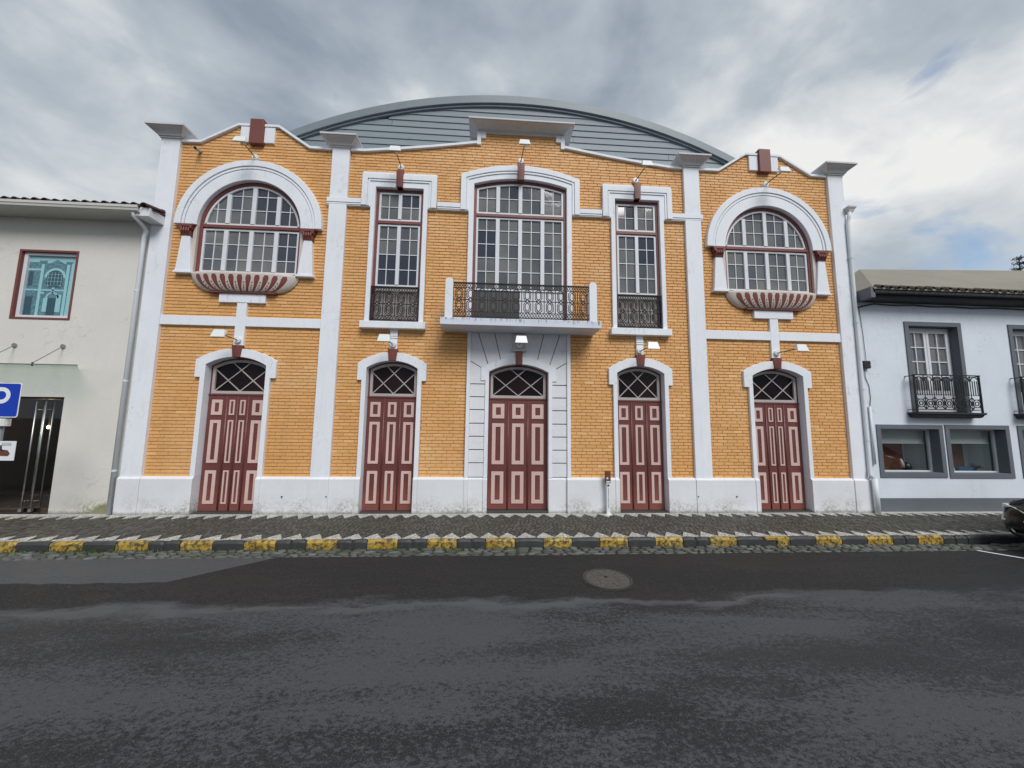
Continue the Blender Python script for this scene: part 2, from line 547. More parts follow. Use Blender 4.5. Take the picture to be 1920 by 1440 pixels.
# ------------------------------------------------------------------ helpers
class MB:
    def __init__(s):
        s.v, s.f = [], []
    def add(s, vs, fs):
        n = len(s.v)
        s.v += [tuple(p) for p in vs]
        s.f += [tuple(n + i for i in f) for f in fs]
        return s
    def box(s, x0, x1, y0, y1, z0, z1):
        return s.add([(x0, y0, z0), (x1, y0, z0), (x1, y1, z0), (x0, y1, z0), (x0, y0, z1), (x1, y0, z1), (x1, y1, z1), (x0, y1, z1)],
                     [(0, 3, 2, 1), (4, 5, 6, 7), (0, 1, 5, 4), (1, 2, 6, 5), (2, 3, 7, 6), (3, 0, 4, 7)])
    def prism(s, poly, yb, yf, back=True):      # polygon in x,z pushed along y
        n = len(poly)
        vs = [(x, yf, z) for x, z in poly] + [(x, yb, z) for x, z in poly]
        fs = [tuple(range(n))] + ([tuple(range(2 * n - 1, n - 1, -1))] if back else [])
        fs += [(i, n + i, n + (i + 1) % n, (i + 1) % n) for i in range(n)]
        return s.add(vs, fs)
    def ring(s, outer, inner, yb, yf):
        n = len(outer)
        vs = [(x, yf, z) for x, z in outer] + [(x, yf, z) for x, z in inner] + [(x, yb, z) for x, z in outer] + [(x, yb, z) for x, z in inner]
        fs = []
        for i in range(n):
            j = (i + 1) % n
            fs += [(i, j, n + j, n + i), (n + i, n + j, 3 * n + j, 3 * n + i), (i, 2 * n + i, 2 * n + j, j), (2 * n + i, 3 * n + i, 3 * n + j, 2 * n + j)]
        return s.add(vs, fs)
    def bar(s, p, q, w, yb, yf):                # flat bar between two x,z points
        dx, dz = q[0] - p[0], q[1] - p[1]
        L = math.hypot(dx, dz) or 1
        nx, nz = -dz / L * w / 2, dx / L * w / 2
        return s.prism([(p[0] - nx, p[1] - nz), (q[0] - nx, q[1] - nz), (q[0] + nx, q[1] + nz), (p[0] + nx, p[1] + nz)], yb, yf)
    def tube(s, pts, r, n=8, cap=True):
        pts = [Vector(p) for p in pts]
        rs = r if isinstance(r, (list, tuple)) else [r] * len(pts)
        base = len(s.v)
        prev = None
        for i, p in enumerate(pts):
            d = (pts[min(i + 1, len(pts) - 1)] - pts[max(i - 1, 0)]).normalized()
            a = prev if prev else (Vector((0, 0, 1)) if abs(d.z) < .9 else Vector((1, 0, 0)))
            u = (a - d * a.dot(d)).normalized()
            prev = u
            w = d.cross(u)
            for k in range(n):
                t = 2 * math.pi * k / n
                s.v.append(tuple(p + (u * math.cos(t) + w * math.sin(t)) * rs[i]))
        for i in range(len(pts) - 1):
            for k in range(n):
                a, b = base + i * n + k, base + i * n + (k + 1) % n
                s.f.append((a, b, b + n, a + n))
        if cap:
            s.f.append(tuple(base + k for k in reversed(range(n))))
            e0 = base + (len(pts) - 1) * n
            s.f.append(tuple(e0 + k for k in range(n)))
        return s
    def rings(s, prof, cx, yf0, yb, hw0):       # stacked mitred rectangles: prof = [(offset, z)]
        base = len(s.v)
        for o, z in prof:
            s.v += [(cx - hw0 - o, yf0 - o, z), (cx + hw0 + o, yf0 - o, z), (cx + hw0 + o, yb + o, z), (cx - hw0 - o, yb + o, z)]
        for i in range(len(prof) - 1):
            for k in range(4):
                a, b = base + 4 * i + k, base + 4 * i + (k + 1) % 4
                s.f.append((a, b, b + 4, a + 4))
        s.f.append((base + 3, base + 2, base + 1, base))
        t = base + 4 * (len(prof) - 1)
        s.f.append((t, t + 1, t + 2, t + 3))
        return s
    def mesh(s, name, mat, smooth=False):
        me = bpy.data.meshes.new(name)
        me.from_pydata(s.v, [], s.f)
        bm = bmesh.new()
        bm.from_mesh(me)
        bmesh.ops.recalc_face_normals(bm, faces=bm.faces)
        bm.to_mesh(me)
        bm.free()
        if smooth:
            me.polygons.foreach_set('use_smooth', [True] * len(me.polygons))
        me.materials.append(MATS[mat])
        return me
    def build(s, name, mat, parent=None, smooth=False, bevel=0, seg=1):
        o = link(name, s.mesh(name, mat, smooth), parent)
        if bevel:
            b = o.modifiers.new('bevel', 'BEVEL')
            b.width, b.segments, b.limit_method, b.angle_limit = bevel, seg, 'ANGLE', R(35)
        return o

def link(name, me, parent=None, loc=(0, 0, 0), rot=None):
    o = bpy.data.objects.new(name, me)
    col.objects.link(o)
    o.location = loc
    if rot:
        o.rotation_euler = rot
    if parent:
        o.parent = parent
        if parent.type == 'EMPTY' and 'base' in parent:
            o.location = Vector(loc) - Vector(parent['base'])
    return o
def thing(name, label, cat, base=(0, 0, 0), group=None):
    o = bpy.data.objects.new(name, None)
    col.objects.link(o)
    o.location = base
    o.empty_display_size = .2
    o['base'] = base
    o['label'], o['category'] = label, cat
    if group:
        o['group'] = group
    return o
def tag(o, label, cat, group=None):
    o['label'], o['category'] = label, cat
    if group:
        o['group'] = group
    return o
def struct(o):
    o['kind'] = 'structure'
    return o
def stuff(o):
    o['kind'] = 'stuff'
    return o

class Arch:                                     # opening with straight sides and an arched head
    def __init__(s, cx, hw, zb, zs, rise=None, R_=None, cz=None):
        s.cx, s.hw, s.zb, s.zs = cx, hw, zb, zs
        if rise is not None:
            s.R = (hw * hw + rise * rise) / (2 * rise)
            s.cz = zs + rise - s.R
        else:
            s.R, s.cz = R_, cz
    def inset(s, t, tb=None):
        hw, Rn = s.hw - t, s.R - t
        zs = s.cz + math.sqrt(max(0, Rn * Rn - hw * hw))
        return Arch(s.cx, hw, s.zb + (t if tb is None else tb), zs, None, Rn, s.cz)
    def top(s, x):
        x = min(abs(x - s.cx), s.hw)
        return s.cz + math.sqrt(max(0, s.R ** 2 - x * x))
    def half(s, z):
        if z <= s.zs:
            return s.hw
        return min(s.hw, math.sqrt(max(0, s.R ** 2 - (z - s.cz) ** 2)))
    def arc(s, n=24):
        a = math.asin(min(1, s.hw / s.R))
        return [(s.cx + s.R * math.sin(-a + 2 * a * i / n), s.cz + s.R * math.cos(-a + 2 * a * i / n)) for i in range(n + 1)]
    def loop(s, n=24):
        return [(s.cx - s.hw, s.zb)] + s.arc(n) + [(s.cx + s.hw, s.zb)]

def clip(poly, nx, nz, d):                      # keep nx*x+nz*z <= d
    out = []
    for i in range(len(poly)):
        p, q = poly[i], poly[(i + 1) % len(poly)]
        a, b = nx * p[0] + nz * p[1] - d, nx * q[0] + nz * q[1] - d
        if a <= 0:
            out.append(p)
        if a * b < 0:
            t = a / (a - b)
            out.append((p[0] + (q[0] - p[0]) * t, p[1] + (q[1] - p[1]) * t))
    return out
def area(p):
    return abs(sum(p[i][0] * p[(i + 1) % len(p)][1] - p[(i + 1) % len(p)][0] * p[i][1] for i in range(len(p)))) / 2
def rectclip(poly, x0, x1, z0, z1):
    for a in ((-1, 0, -x0), (1, 0, x1), (0, -1, -z0), (0, 1, z1)):
        poly = clip(poly, *a)
        if len(poly) < 3:
            return []
    return poly

# ================================================================== THE GROUND
g = MB().add([(-600, -600, -.2), (600, -600, -.2), (600, 600, -.2), (-600, 600, -.2)], [(0, 1, 2, 3)]).build('ground', 'earth')
struct(g)
rd = MB().add([(-90, -14, -.12), (90, -14, -.12), (90, -1.985, -.12), (-90, -1.985, -.12)], [(0, 1, 2, 3)]).build('road', 'asphalt')
struct(rd)
KF, KB = -1.66, -1.585                          # kerb front and back
pav = MB().box(-30, 30, KB, .4, -.2, -.012).build('pavement', 'sand')
struct(pav)
gut = MB().add([(-30, -1.999, -.135), (30, -1.999, -.135), (30, KF, -.135), (-30, KF, -.135)], [(0, 1, 2, 3)]).build('gutter', 'moss')
struct(gut)
kerb = MB().box(-30, 30, KF + .02, KB + .01, -.2, -.03).build('kerb', 'kerb')
struct(kerb)

# white stone teeth along both edges of the pavement
def tooth_mesh(seed, w, h):
    rn = random.Random(seed)
    b = MB()
    tri = [(-w / 2, 0), (w / 2, 0), (0, h)]
    b.prism(tri, -.006, .0035)
    s = .052
    y = 0
    r = 0
    while y < h:
        x = -w / 2 - rn.random() * s
        while x < w / 2:
            ww = s * rn.uniform(.75, 1.35)
            q = rectclip(tri, x + .004, x + ww - .004, y + .004, y + s - .004)
            if len(q) >= 3 and area(q) > 2e-4:
                b.prism(q, .0034, .007 + rn.random() * .003, back=False)
            x += ww
        y += s
        r += 1
    b.v = [(x, z, y) for x, y, z in b.v]        # lay flat
    return b.mesh('white_triangle', 'limestone')
tm = [tooth_mesh(i, .297, .25) for i in range(6)]
tw = [tooth_mesh(20 + i, .276, .255) for i in range(6)]
TEETH = []
for i in range(-37, 43):
    x = .027 + i * .2985
    link('white_triangle', random.choice(tm), pav, (x, KB + .004, -.002))
    TEETH.append((x, KB, 1))
for i in range(-38, 45):
    x = -2.97 + (i + 10) * .2775
    link('white_triangle', random.choice(tw), pav, (x, -.118, -.002), (0, 0, math.pi))
    TEETH.append((x, -.118, -1))
MB().box(-10.8, 12.2, -.119, .0, -.012, .0015).build('white_border', 'limestone', pav)
# small dark basalt setts between them
def setts():
    rn = random.Random(3)
    b = MB()
    y = -1.58
    while y < -.12:
        s = rn.uniform(.060, .078)
        x = -10.8 + rn.random() * .05
        while x < 12.2:
            w = rn.uniform(.058, .098)
            cx, cy = x + w / 2, y + s / 2
            inside = False
            for base, h, sgn in ((KB, .25, 1), (-.118, .255, -1)):
                d = (cy - base) * sgn
                if d < h:
                    pit, o = (.2985, .027) if sgn > 0 else (.2775, -2.97)
                    k = abs(((cx - o) / pit + .5) % 1 - .5) * pit
                    if k < (1 - d / h) * pit / 2 - .012:
                        inside = True
            if not inside:
                z = -.009 + rn.uniform(-.004, .004)
                j = lambda: rn.uniform(-.008, .008)
                q = [(x + .004 + j() * .4, y + .004 + j()), (x + w - .004 + j() * .4, y + .004 + j()), (x + w - .004 + j() * .4, y + s - .004 + j()), (x + .004 + j() * .4, y + s - .004 + j())]
                n = len(b.v)
                for px, py in q:
                    b.v.append((px, py, -.02))
                for px, py in q:
                    b.v.append((px + (cx - px) * .18, py + (cy - py) * .18, z + rn.uniform(0, .004)))
                b.f += [(n + 4, n + 5, n + 6, n + 7)] + [(n + k, n + (k + 1) % 4, n + 4 + (k + 1) % 4, n + 4 + k) for k in range(4)]
            x += w
        y += s
    stuff(b.build('basalt_setts', 'basalt', pav))
setts()

# kerb stones, every second one painted yellow, a drain mouth at the right
def kerb_stone(L, seed):
    rn = random.Random(seed)
    b = MB()
    N = 5
    prof = [(KF + .004, -.19), (KF - .002, -.03), (KF + .012, -.004), (KF + .03, .004), (KB - .002, .003), (KB - .002, -.19)]
    n = len(prof)
    for i in range(N + 1):
        for y, z in prof:
            e = .012 if i in (0, N) else 0
            b.v.append((-L / 2 + L * i / N, y + rn.uniform(-.004, .004) + e * (y < KF + .02), z + (rn.uniform(-.004, .004) - e if z > -.1 else 0)))
    for i in range(N):
        for k in range(n):
            a, c = i * n + k, i * n + (k + 1) % n
            b.f.append((a, c, c + n, a + n))
    b.f.append(tuple(range(n)))
    b.f.append(tuple(N * n + k for k in reversed(range(n))))
    return b
ks = {}
for key, L, mt in (('y', .440, 'kerb_yellow'), ('k', .432, 'kerb'), ('h', .20, 'kerb')):
    ks[key] = [kerb_stone(L, 50 + i).mesh('kerb_stone', mt) for i in range(3)]
for i in range(-12, 14):
    cx = -.389 + i * .8985
    cxk = cx + .449
    if i != 5 and i < 9:
        link('kerb_stone', random.choice(ks['y']), kerb, (cx, 0, random.uniform(-.004, .003)))
    elif i == 5:                                # broken yellow stone above the drain mouth
        b = MB().box(cx - .21, cx + .02, KF + .003, KB, -.05, .001).box(cx + .0, cx + .215, KF, KB, -.19, .002)
        b.build('kerb_stone', 'kerb_yellow', kerb, bevel=.012, seg=2)
        MB().box(cx - .22, cx - .005, KF + .035, KB - .001, -.19, -.052).build('drain_mouth', 'room_dark', kerb)
    else:
        link('kerb_stone', random.choice(ks['k']), kerb, (cx, 0, random.uniform(-.004, .003)))
    if random.random() < .35 and i != 4:
        for sgn in (-1, 1):
            link('kerb_stone', random.choice(ks['h']), kerb, (cxk + sgn * .112, 0, random.uniform(-.004, .003)))
    else:
        link('kerb_stone', random.choice(ks['k']), kerb, (cxk, 0, random.uniform(-.004, .003)))

# irregular stones in the gutter
def cobble_mesh(seed):
    rn = random.Random(seed)
    n = 7
    b = MB()
    a0 = rn.random()
    rad = [rn.uniform(.8, 1.1) for _ in range(n)]
    for sc, z in ((1, -.03), (1, .004), (.86, .015), (.4, .021)):
        for k in range(n):
            t = 2 * math.pi * (k + a0) / n
            b.v.append((math.cos(t) * rad[k] * sc * .5, math.sin(t) * rad[k] * sc * .5, z + rn.uniform(-.003, .003)))
    for i in range(3):
        for k in range(n):
            a, c = i * n + k, i * n + (k + 1) % n
            b.f.append((a, c, c + n, a + n))
    b.f.append(tuple(3 * n + k for k in range(n)))
    return b
cv = [cobble_mesh(70 + i) for i in range(9)]
cme = [c.mesh('cobble', 'gutter', True) for c in cv]
rn = random.Random(11)
spots = []
for row, (y0, dep) in enumerate(((-1.715, .10), (-1.80, .085), (-1.885, .09), (-1.965, .075))):
    x = -10.5 + rn.random() * .1
    while x < 12:
        w = rn.uniform(.09, .22)
        spots.append((x + w / 2, y0 + rn.uniform(-.012, .012), w * 1.02, dep * rn.uniform(.9, 1.15), rn.randrange(9), rn.uniform(-.012, .004), rn.uniform(-.2, .2)))
        x += w
spots.sort(key=lambda s: (s[0] - CAM.x) ** 2 + (s[1] - CAM.y) ** 2)
rest = MB()
for i, (x, y, w, d, k, dz, rz) in enumerate(spots):
    if i < 300:
        o = link('cobble', cme[k], gut, (x, y, -.128 + dz), (0, 0, rz))
        o.scale = (w, d, 1)
    else:
        rest.add([(x + a * w, y + c * d, -.128 + dz + z) for a, c, z in cv[k].v], cv[k].f)
stuff(rest.build('far_cobbles', 'gutter', gut, True))

# manhole cover
mc = thing('manhole_cover', 'round worn concrete manhole cover set in the dark asphalt', 'manhole', (.91, -2.83, -.12))
def disc(r0, r1, z0, z1, n=48, cx=.91, cy=-2.83):
    b = MB()
    vs = []
    for r_, z in ((r0, z0), (r0, z1), (r1, z1), (r1, z0)):
        vs += [(cx + r_ * math.cos(2 * math.pi * k / n), cy + r_ * math.sin(2 * math.pi * k / n), z) for k in range(n)]
    fs = [(i * n + k, i * n + (k + 1) % n, ((i + 1) % 4) * n + (k + 1) % n, ((i + 1) % 4) * n + k) for i in range(4) for k in range(n)]
    return b.add(vs, fs)
disc(.275, .302, -.13, -.112).build('rim', 'kerb', mc)
b = MB()
nn = 48
b.v = [(.91 + 0.268 * math.cos(2 * math.pi * k / nn), -2.83 + 0.268 * math.sin(2 * math.pi * k / nn), z) for z in (-.13, -.1135) for k in range(nn)]
b.v += [(.91, -2.83, -.108)]
b.f = [(k, (k + 1) % nn, nn + (k + 1) % nn, nn + k) for k in range(nn)] + [(nn + k, nn + (k + 1) % nn, 2 * nn) for k in range(nn)]
b.build('lid', 'manhole', mc)
for k in range(12):
    a = 2 * math.pi * (k + .5) / 12
    c_, s_ = math.cos(a), math.sin(a)
    q = MB()
    for r_, z_ in ((.09, -.1095), (.235, -.1125)):
        for w_ in (-.013, .013):
            q.v.append((.91 + c_ * r_ - s_ * w_, -2.83 + s_ * r_ + c_ * w_, z_ + .003))
            q.v.append((.91 + c_ * r_ - s_ * w_, -2.83 + s_ * r_ + c_ * w_, z_ - .01))
    q.f = [(0, 2, 6, 4), (1, 5, 7, 3), (0, 4, 5, 1), (2, 3, 7, 6), (0, 1, 3, 2), (4, 6, 7, 5)]
    q.build('rib', 'manhole', mc)
b = MB().tube([(.90, -2.80, -.115), (.90, -2.80, -.1045)], .022, 10)
b.build('lifting_hole', 'room_dark', mc)
disc(.305, .345, -.13, -.1165).build('worn_collar', 'asphalt', mc)

# painted parking line at the right
MB().add([(7.10, -1.995, -.116), (7.17, -1.995, -.116), (8.9, -4.2, -.116), (8.83, -4.2, -.116)], [(0, 1, 2, 3)]).build('painted_line', 'sign_white', rd)

# weeds and grass at the foot of the kerb
def weeds():
    rn = random.Random(5)
    b = MB()
    for i in range(1500):
        x = rn.choice((rn.gauss(-6.3, .55), rn.gauss(-3.2, 1.0), rn.uniform(-8, 4), rn.gauss(-1.2, .7)))
        y = KF - abs(rn.gauss(.0, .045)) - .008
        h = rn.uniform(.012, .055) * (1.25 if x < -5 else .85)
        a = rn.random() * 6.28
        lx, ly = rn.gauss(0, .022), rn.gauss(-.012, .02)
        w = rn.uniform(.003, .008)
        dx, dy = math.cos(a) * w, math.sin(a) * w
        z = -.135
        b.add([(x - dx, y - dy, z), (x + dx, y + dy, z), (x + dx * .8 + lx * .5, y + dy * .8 + ly * .5, z + h * .6), (x - dx * .8 + lx * .5, y - dy * .8 + ly * .5, z + h * .6), (x + lx, y + ly, z + h)],
              [(0, 1, 2, 3), (3, 2, 4)])
    o = b.build('weeds', 'weed')
    tag(o, 'short green weeds sprouting along the foot of the kerb', 'weeds')
    stuff(o)
weeds()

# ================================================================== THE THEATRE
TH = thing('theatre_building', 'ochre brick theatre with white trim, five arched maroon doors and a curved grey roof', 'building', (0, 0, 0))
C1, C2 = 5.645, 2.595                           # bay centres
POI, POO, PA, PB = 7.18, 7.55, 4.07, 3.706
PF = -.068
WZ0 = .70
D1, D2, D3 = (.575, .665, .77), (.511, .60, .69), (.62, .70, .79)
MIDTOP = [(3.706, 7.655), (3.40, 7.66), (2.75, 7.735), (2.0, 7.835), (.98, 8.0), (.93, 8.0), (.93, 8.235), (0, 8.235)]
SIDETOP = [(7.18, 7.645), (6.79, 7.655), (6.06, 8.09), (5.23, 8.10), (4.56, 7.655), (4.07, 7.65)]
def top(x):
    x = abs(x)
    if x < PB:
        P = MIDTOP
    elif x < PA:
        return 7.6
    elif x < POI:
        P = SIDETOP
    else:
        return 7.6
    for (a, za), (b_, zb) in zip(P, P[1:]):
        if b_ <= x <= a and a > b_:
            return za + (zb - za) * (a - x) / (a - b_)
    return P[-1][1]

door_shapes = []
for cx, (o_, l_, e_), zs, cr in ((-C1, D1, 2.876, .165), (-C2, D2, 2.876, .155), (0, D3, 2.85, .165), (C2, D2, 2.876, .155), (C1, D1, 2.876, .165)):
    door_shapes.append((cx, o_, l_, e_, Arch(cx, o_, 0, zs, cr)))
W1 = [Arch(s * 5.64, 1.03, 4.74, 5.77, 1.03) for s in (-1, 1)]
W3 = Arch(0, 1.02, 3.78, 6.985, .16)

# wall with its openings
def wall():
    out = [(-7.5, -.15)]
    left = [(-a, z) for a, z in SIDETOP]
    mid = [(-a, z) for a, z in MIDTOP]
    out += [(-7.5, 7.6), (-7.19, 7.6)] + left + [(-4.06, 7.6), (-3.71, 7.6)] + mid[:-1]
    out += [(-x, z) for x, z in reversed(out)]
    holes = []
    for cx, o_, l_, e_, a in door_shapes:
        holes.append(Arch(cx, o_ + .03, -.1, a.zs + .02, .165).loop(12))
    for a in W1:
        holes.append(a.inset(-.03).loop(24))
    holes.append(Arch(0, 1.05, 3.75, 7.0, .17).loop(12))
    for s in (-1, 1):
        holes.append([(s * C2 - .53, 3.86), (s * C2 - .53, 6.83), (s * C2 + .53, 6.83), (s * C2 + .53, 3.86)])
    polys = [out] + holes
    tris = tessellate_polygon([[Vector((x, z, 0)) for x, z in p] for p in polys])
    flat = [q for p in polys for q in p]
    n = len(flat)
    b = MB()
    b.v = [(x, .008, z) for x, z in flat] + [(x, .30, z) for x, z in flat]
    b.f = [tuple(t) for t in tris] + [tuple(n + i for i in reversed(t)) for t in tris]
    k = 0
    for p in polys:
        m_ = len(p)
        b.f += [(k + i, k + (i + 1) % m_, n + k + (i + 1) % m_, n + k + i) for i in range(m_)]
        k += m_
    return b.build('wall', 'mortar', TH)
WALL = wall()
# the body of the building behind the front
MB().box(-7.48, -7.30, .30, 22, -.1, 7.2).box(7.30, 7.48, .30, 22, -.1, 7.2).box(-7.48, 7.48, 21.9, 22.1, -.1, 7.2).build('side_walls', 'plinth_paint', TH)

# bricks, laid course by course up to the edges of the trim
def blocked(z):
    iv = []
    for s in (-1, 1):
        c = s * C1
        def add(a):
            iv.append((c - a, c + a))
        if z < 2.624: add(D1[1])
        elif z < 2.97: add(D1[2])
        elif z < 3.22:
            a = Arch(c, D1[2], 0, 2.97, .24)
            add(a.half(z))
        if 3.1 < z < 4.2: add(.085)
        if 4.16 < z < 4.34: add(.43)
        if 4.34 <= z < 4.76: add(.58 + (z - 4.34) / .40 * .42)
        if 4.74 <= z < 5.77: add(1.09)
        if 5.77 <= z < 7.235: add(math.sqrt(max(0, 1.45 ** 2 - (z - 5.77) ** 2)))
        c = s * C2
        if z < 2.624: add(D2[1])
        elif z < 2.97: add(D2[2])
        elif z < 3.21: add(Arch(c, D2[2], 0, 2.97, .235).half(z))
        if 3.1 < z < 3.7: add(.06)
        if 3.69 < z < 3.84: add(.64)
        if 3.84 <= z < 6.36: add(.59)
        if 6.5 < z < 7.13: add(.775)
    if z < 3.68: iv.append((-1.07, 1.07))
    elif z < 3.8: iv.append((-1.55, 1.55))
    elif z < 6.36: iv.append((-1.12, 1.12))
    elif 6.5 < z < 7.2: iv.append((-1.295, 1.295))
    elif 7.2 <= z < 7.46:
        h = Arch(0, 1.31, 0, 7.2, .27).half(z)
        iv.append((-h, h))
    return iv
def lay():
    CH, BL, J, JV = .0668, .2185, .0078, .0032
    bricks = []
    rn = random.Random(21)
    k = 0
    z = WZ0 - .01
    while z < 8.25:
        zm = z + CH / 2
        iv = blocked(zm)
        for x0, x1, side in ((-POI + .0, -PA, 1), (-PB, PB, 0), (PA, POI, 1)):
            if side and 3.675 < zm < 3.85: continue
            if not side and 6.36 < zm < 6.50: continue
            n = int((x1 - x0) / .005)
            run = None
            for i in range(n + 1):
                x = x0 + i * .005
                ok = i < n and top(x) > z + CH - .02 and not any(a < x < b_ for a, b_ in iv)
                if ok and run is None: run = x
                if not ok and run is not None:
                    a = run
                    off = (k % 2) * BL / 2 + rn.uniform(-.022, .022)
                    g0 = math.floor((a - off) / BL) * BL + off
                    while g0 < x:
                        BB = BL * rn.uniform(.93, 1.07)
                        p, q = max(a, g0 + JV / 2), min(x, g0 + BB - JV / 2)
                        if q - p > .02:
                            bricks.append((p, q, z + J / 2, z + CH - J / 2))
                        g0 += BB
                    run = None
        z += CH
        k += 1
    bricks.sort(key=lambda q: ((q[0] + q[1]) / 2 - CAM.x) ** 2 + ((q[2] + q[3]) / 2 - CAM.z) ** 2 - (3 if q[1] - q[0] > .2 else 0))
    def verts(cx, cz, hx, hz, dy, ry=0):
        i = .0055
        return [(cx - hx, .010, cz - hz), (cx + hx, .010, cz - hz), (cx + hx, .010, cz + hz), (cx - hx, .010, cz + hz),
                (cx - hx + i, -.002 + dy, cz - hz + i), (cx + hx - i, -.002 + dy + ry, cz - hz + i), (cx + hx - i, -.002 + dy + ry, cz + hz - i), (cx - hx + i, -.002 + dy, cz + hz - i)]
    FC = [(4, 5, 6, 7), (0, 1, 5, 4), (1, 2, 6, 5), (2, 3, 7, 6), (3, 0, 4, 7)]
    cache = {}
    restb = MB()
    for i, (p, q, a, b_) in enumerate(bricks):
        cx, cz, hx, hz = (p + q) / 2, (a + b_) / 2, (q - p) / 2, (b_ - a) / 2
        if i < 300:
            key = round(hx, 3)
            if key not in cache:
                cache[key] = MB().add(verts(0, 0, hx, hz, 0), FC).mesh('brick', 'brick')
            link('brick', cache[key], WALL, (cx, rn.uniform(-.0025, .001), cz))
        else:
            restb.add(verts(cx, cz, hx, hz, rn.uniform(-.003, .0015), rn.uniform(-.0015, .0015)), FC)
    stuff(restb.build('far_bricks', 'brick', WALL))
lay()

# pilasters with moulded caps
CAPPROF = [(.0, 7.60), (.0, 7.64), (.022, 7.645), (.022, 7.672), (.045, 7.676), (.055, 7.70), (.085, 7.735), (.13, 7.768), (.172, 7.79), (.172, 7.802), (.192, 7.805), (.192, 7.842)]
for x0, x1 in ((-POO, -POI), (-PA, -PB), (PB, PA), (POI, POO)):
    p = MB().box(x0, x1, PF, .34, .66, 7.61).build('pilaster', 'white_paint', TH, bevel=.006)
    MB().rings(CAPPROF, (x0 + x1) / 2, PF - .002, .0 + .05, (x1 - x0) / 2 + .002).build('cap', 'cap_paint', p)

# plinth blocks with a weathered top edge
def plinth(x0, x1, yf, name='plinth', yb=.2):
    b = MB()
    b.v = [(x, y, z) for x in (x0, x1) for y, z in ((yb, -.05), (yf, -.05), (yf, .66), (yf + .006, .672), (yf + .042, .702), (yb, .702))]
    b.f = [(0, 1, 2, 3, 4, 5), (11, 10, 9, 8, 7, 6)] + [(i, (i + 1) % 6, 6 + (i + 1) % 6, 6 + i) for i in range(6)]
    b.build(name, 'plinth_paint', TH, bevel=.004)
for s in (-1, 1):
    def seg(a, b_, yf):
        plinth(min(s * a, s * b_), max(s * a, s * b_), yf)
    seg(7.565, 7.165, -.105)
    seg(7.164, C1 + D1[1], -.088)
    seg(C1 + D1[1] - .001, C1 + D1[0], -.098)
    seg(C1 - D1[0], C1 - D1[1] + .001, -.098)
    seg(C1 - D1[1], PA + .012, -.088)
    seg(PA + .011, PB - .011, -.103)
    seg(PB - .012, C2 + D2[1], -.088)
    seg(C2 + D2[1] - .001, C2 + D2[0], -.098)
    seg(C2 - D2[0], C2 - D2[1] + .001, -.098)
    seg(C2 - D2[1], 1.085, -.088)
    seg(1.084, 1.00, -.100)
    seg(.999, .705, -.045)
    seg(.704, D3[0], -.062)

# door surrounds with ears, keystones, the strips above
for i, (cx, o_, l_, e_, a) in enumerate(door_shapes):
    if i != 2:
        outer = [(cx - l_, .69), (cx - l_, 2.624), (cx - e_, 2.624)] + Arch(cx, e_, 0, 2.975, .235).arc(20) + [(cx + e_, 2.624), (cx + l_, 2.624), (cx + l_, .69)]
        inner = [(cx + o_, .69)] + list(reversed(a.arc(20))) + [(cx - o_, .69)]
        MB().prism(outer + inner, .20, -.06).build('door_surround', 'white_paint', TH, bevel=.005)
        zt, zb = 3.275, 3.032
        yk = -.085
    else:
        outer = [(cx - l_, .69), (cx - l_, 2.66), (cx - e_, 2.66)] + Arch(cx, e_, 0, 2.93, .235).arc(20) + [(cx + e_, 2.66), (cx + l_, 2.66), (cx + l_, .69)]
        inner = [(cx + o_, .69)] + list(reversed(a.arc(20))) + [(cx - o_, .69)]
        MB().prism(outer + inner, .20, -.052).build('door_surround', 'white_paint', TH, bevel=.005)
        zt, zb = 3.275, 3.0
        yk = -.08
    k1, k2 = (.10, .072) if i != 2 else (.072, .066)
    MB().prism([(cx - k2, zb), (cx - k1, zt), (cx + k1, zt), (cx + k2, zb)], .15, yk).build('keystone', 'red_paint', TH, bevel=.005)
    # dark stone threshold
    MB().box(cx - o_ + .002, cx + o_ - .002, -.06, .22, -.05, .022 if i != 2 else .04).build('threshold', 'dark_stone', TH, bevel=.008)
for s in (-1, 1):
    c = s * C1
    MB().box(c - .097, c + .097, -.052, .02, 3.272, 4.17).build('strip', 'white_paint', TH, bevel=.004)
    MB().box(c - .45, c + .45, -.062, .02, 4.155, 4.338).build('strip', 'white_paint', TH, bevel=.004)
    for a, b_ in ((c - (POI - C1) - .005, c - .096), (c + .096, c + (C1 - PA) + .005)) if s > 0 else ((-POI + .0, c - .096), (c + .096, -PA)):
        a, b_ = (PA - .002, c - .096) if (s > 0 and b_ < c) else (a, b_)
        b_ = POI + .002 if (s > 0 and a > c) else b_
        MB().box(a, b_, -.05, .02, 3.667, 3.86).build('string_course', 'white_paint', TH, bevel=.005)
    c = s * C2
    MB().box(c - .075, c + .075, -.05, .02, 3.27, 3.70).build('corbel', 'white_paint', TH, bevel=.004)
    for zz in (3.50, 3.545):
        MB().box(c - .083, c + .083, -.062, -.049, zz, zz + .022).build('corbel_band', 'white_paint', TH, bevel=.003)

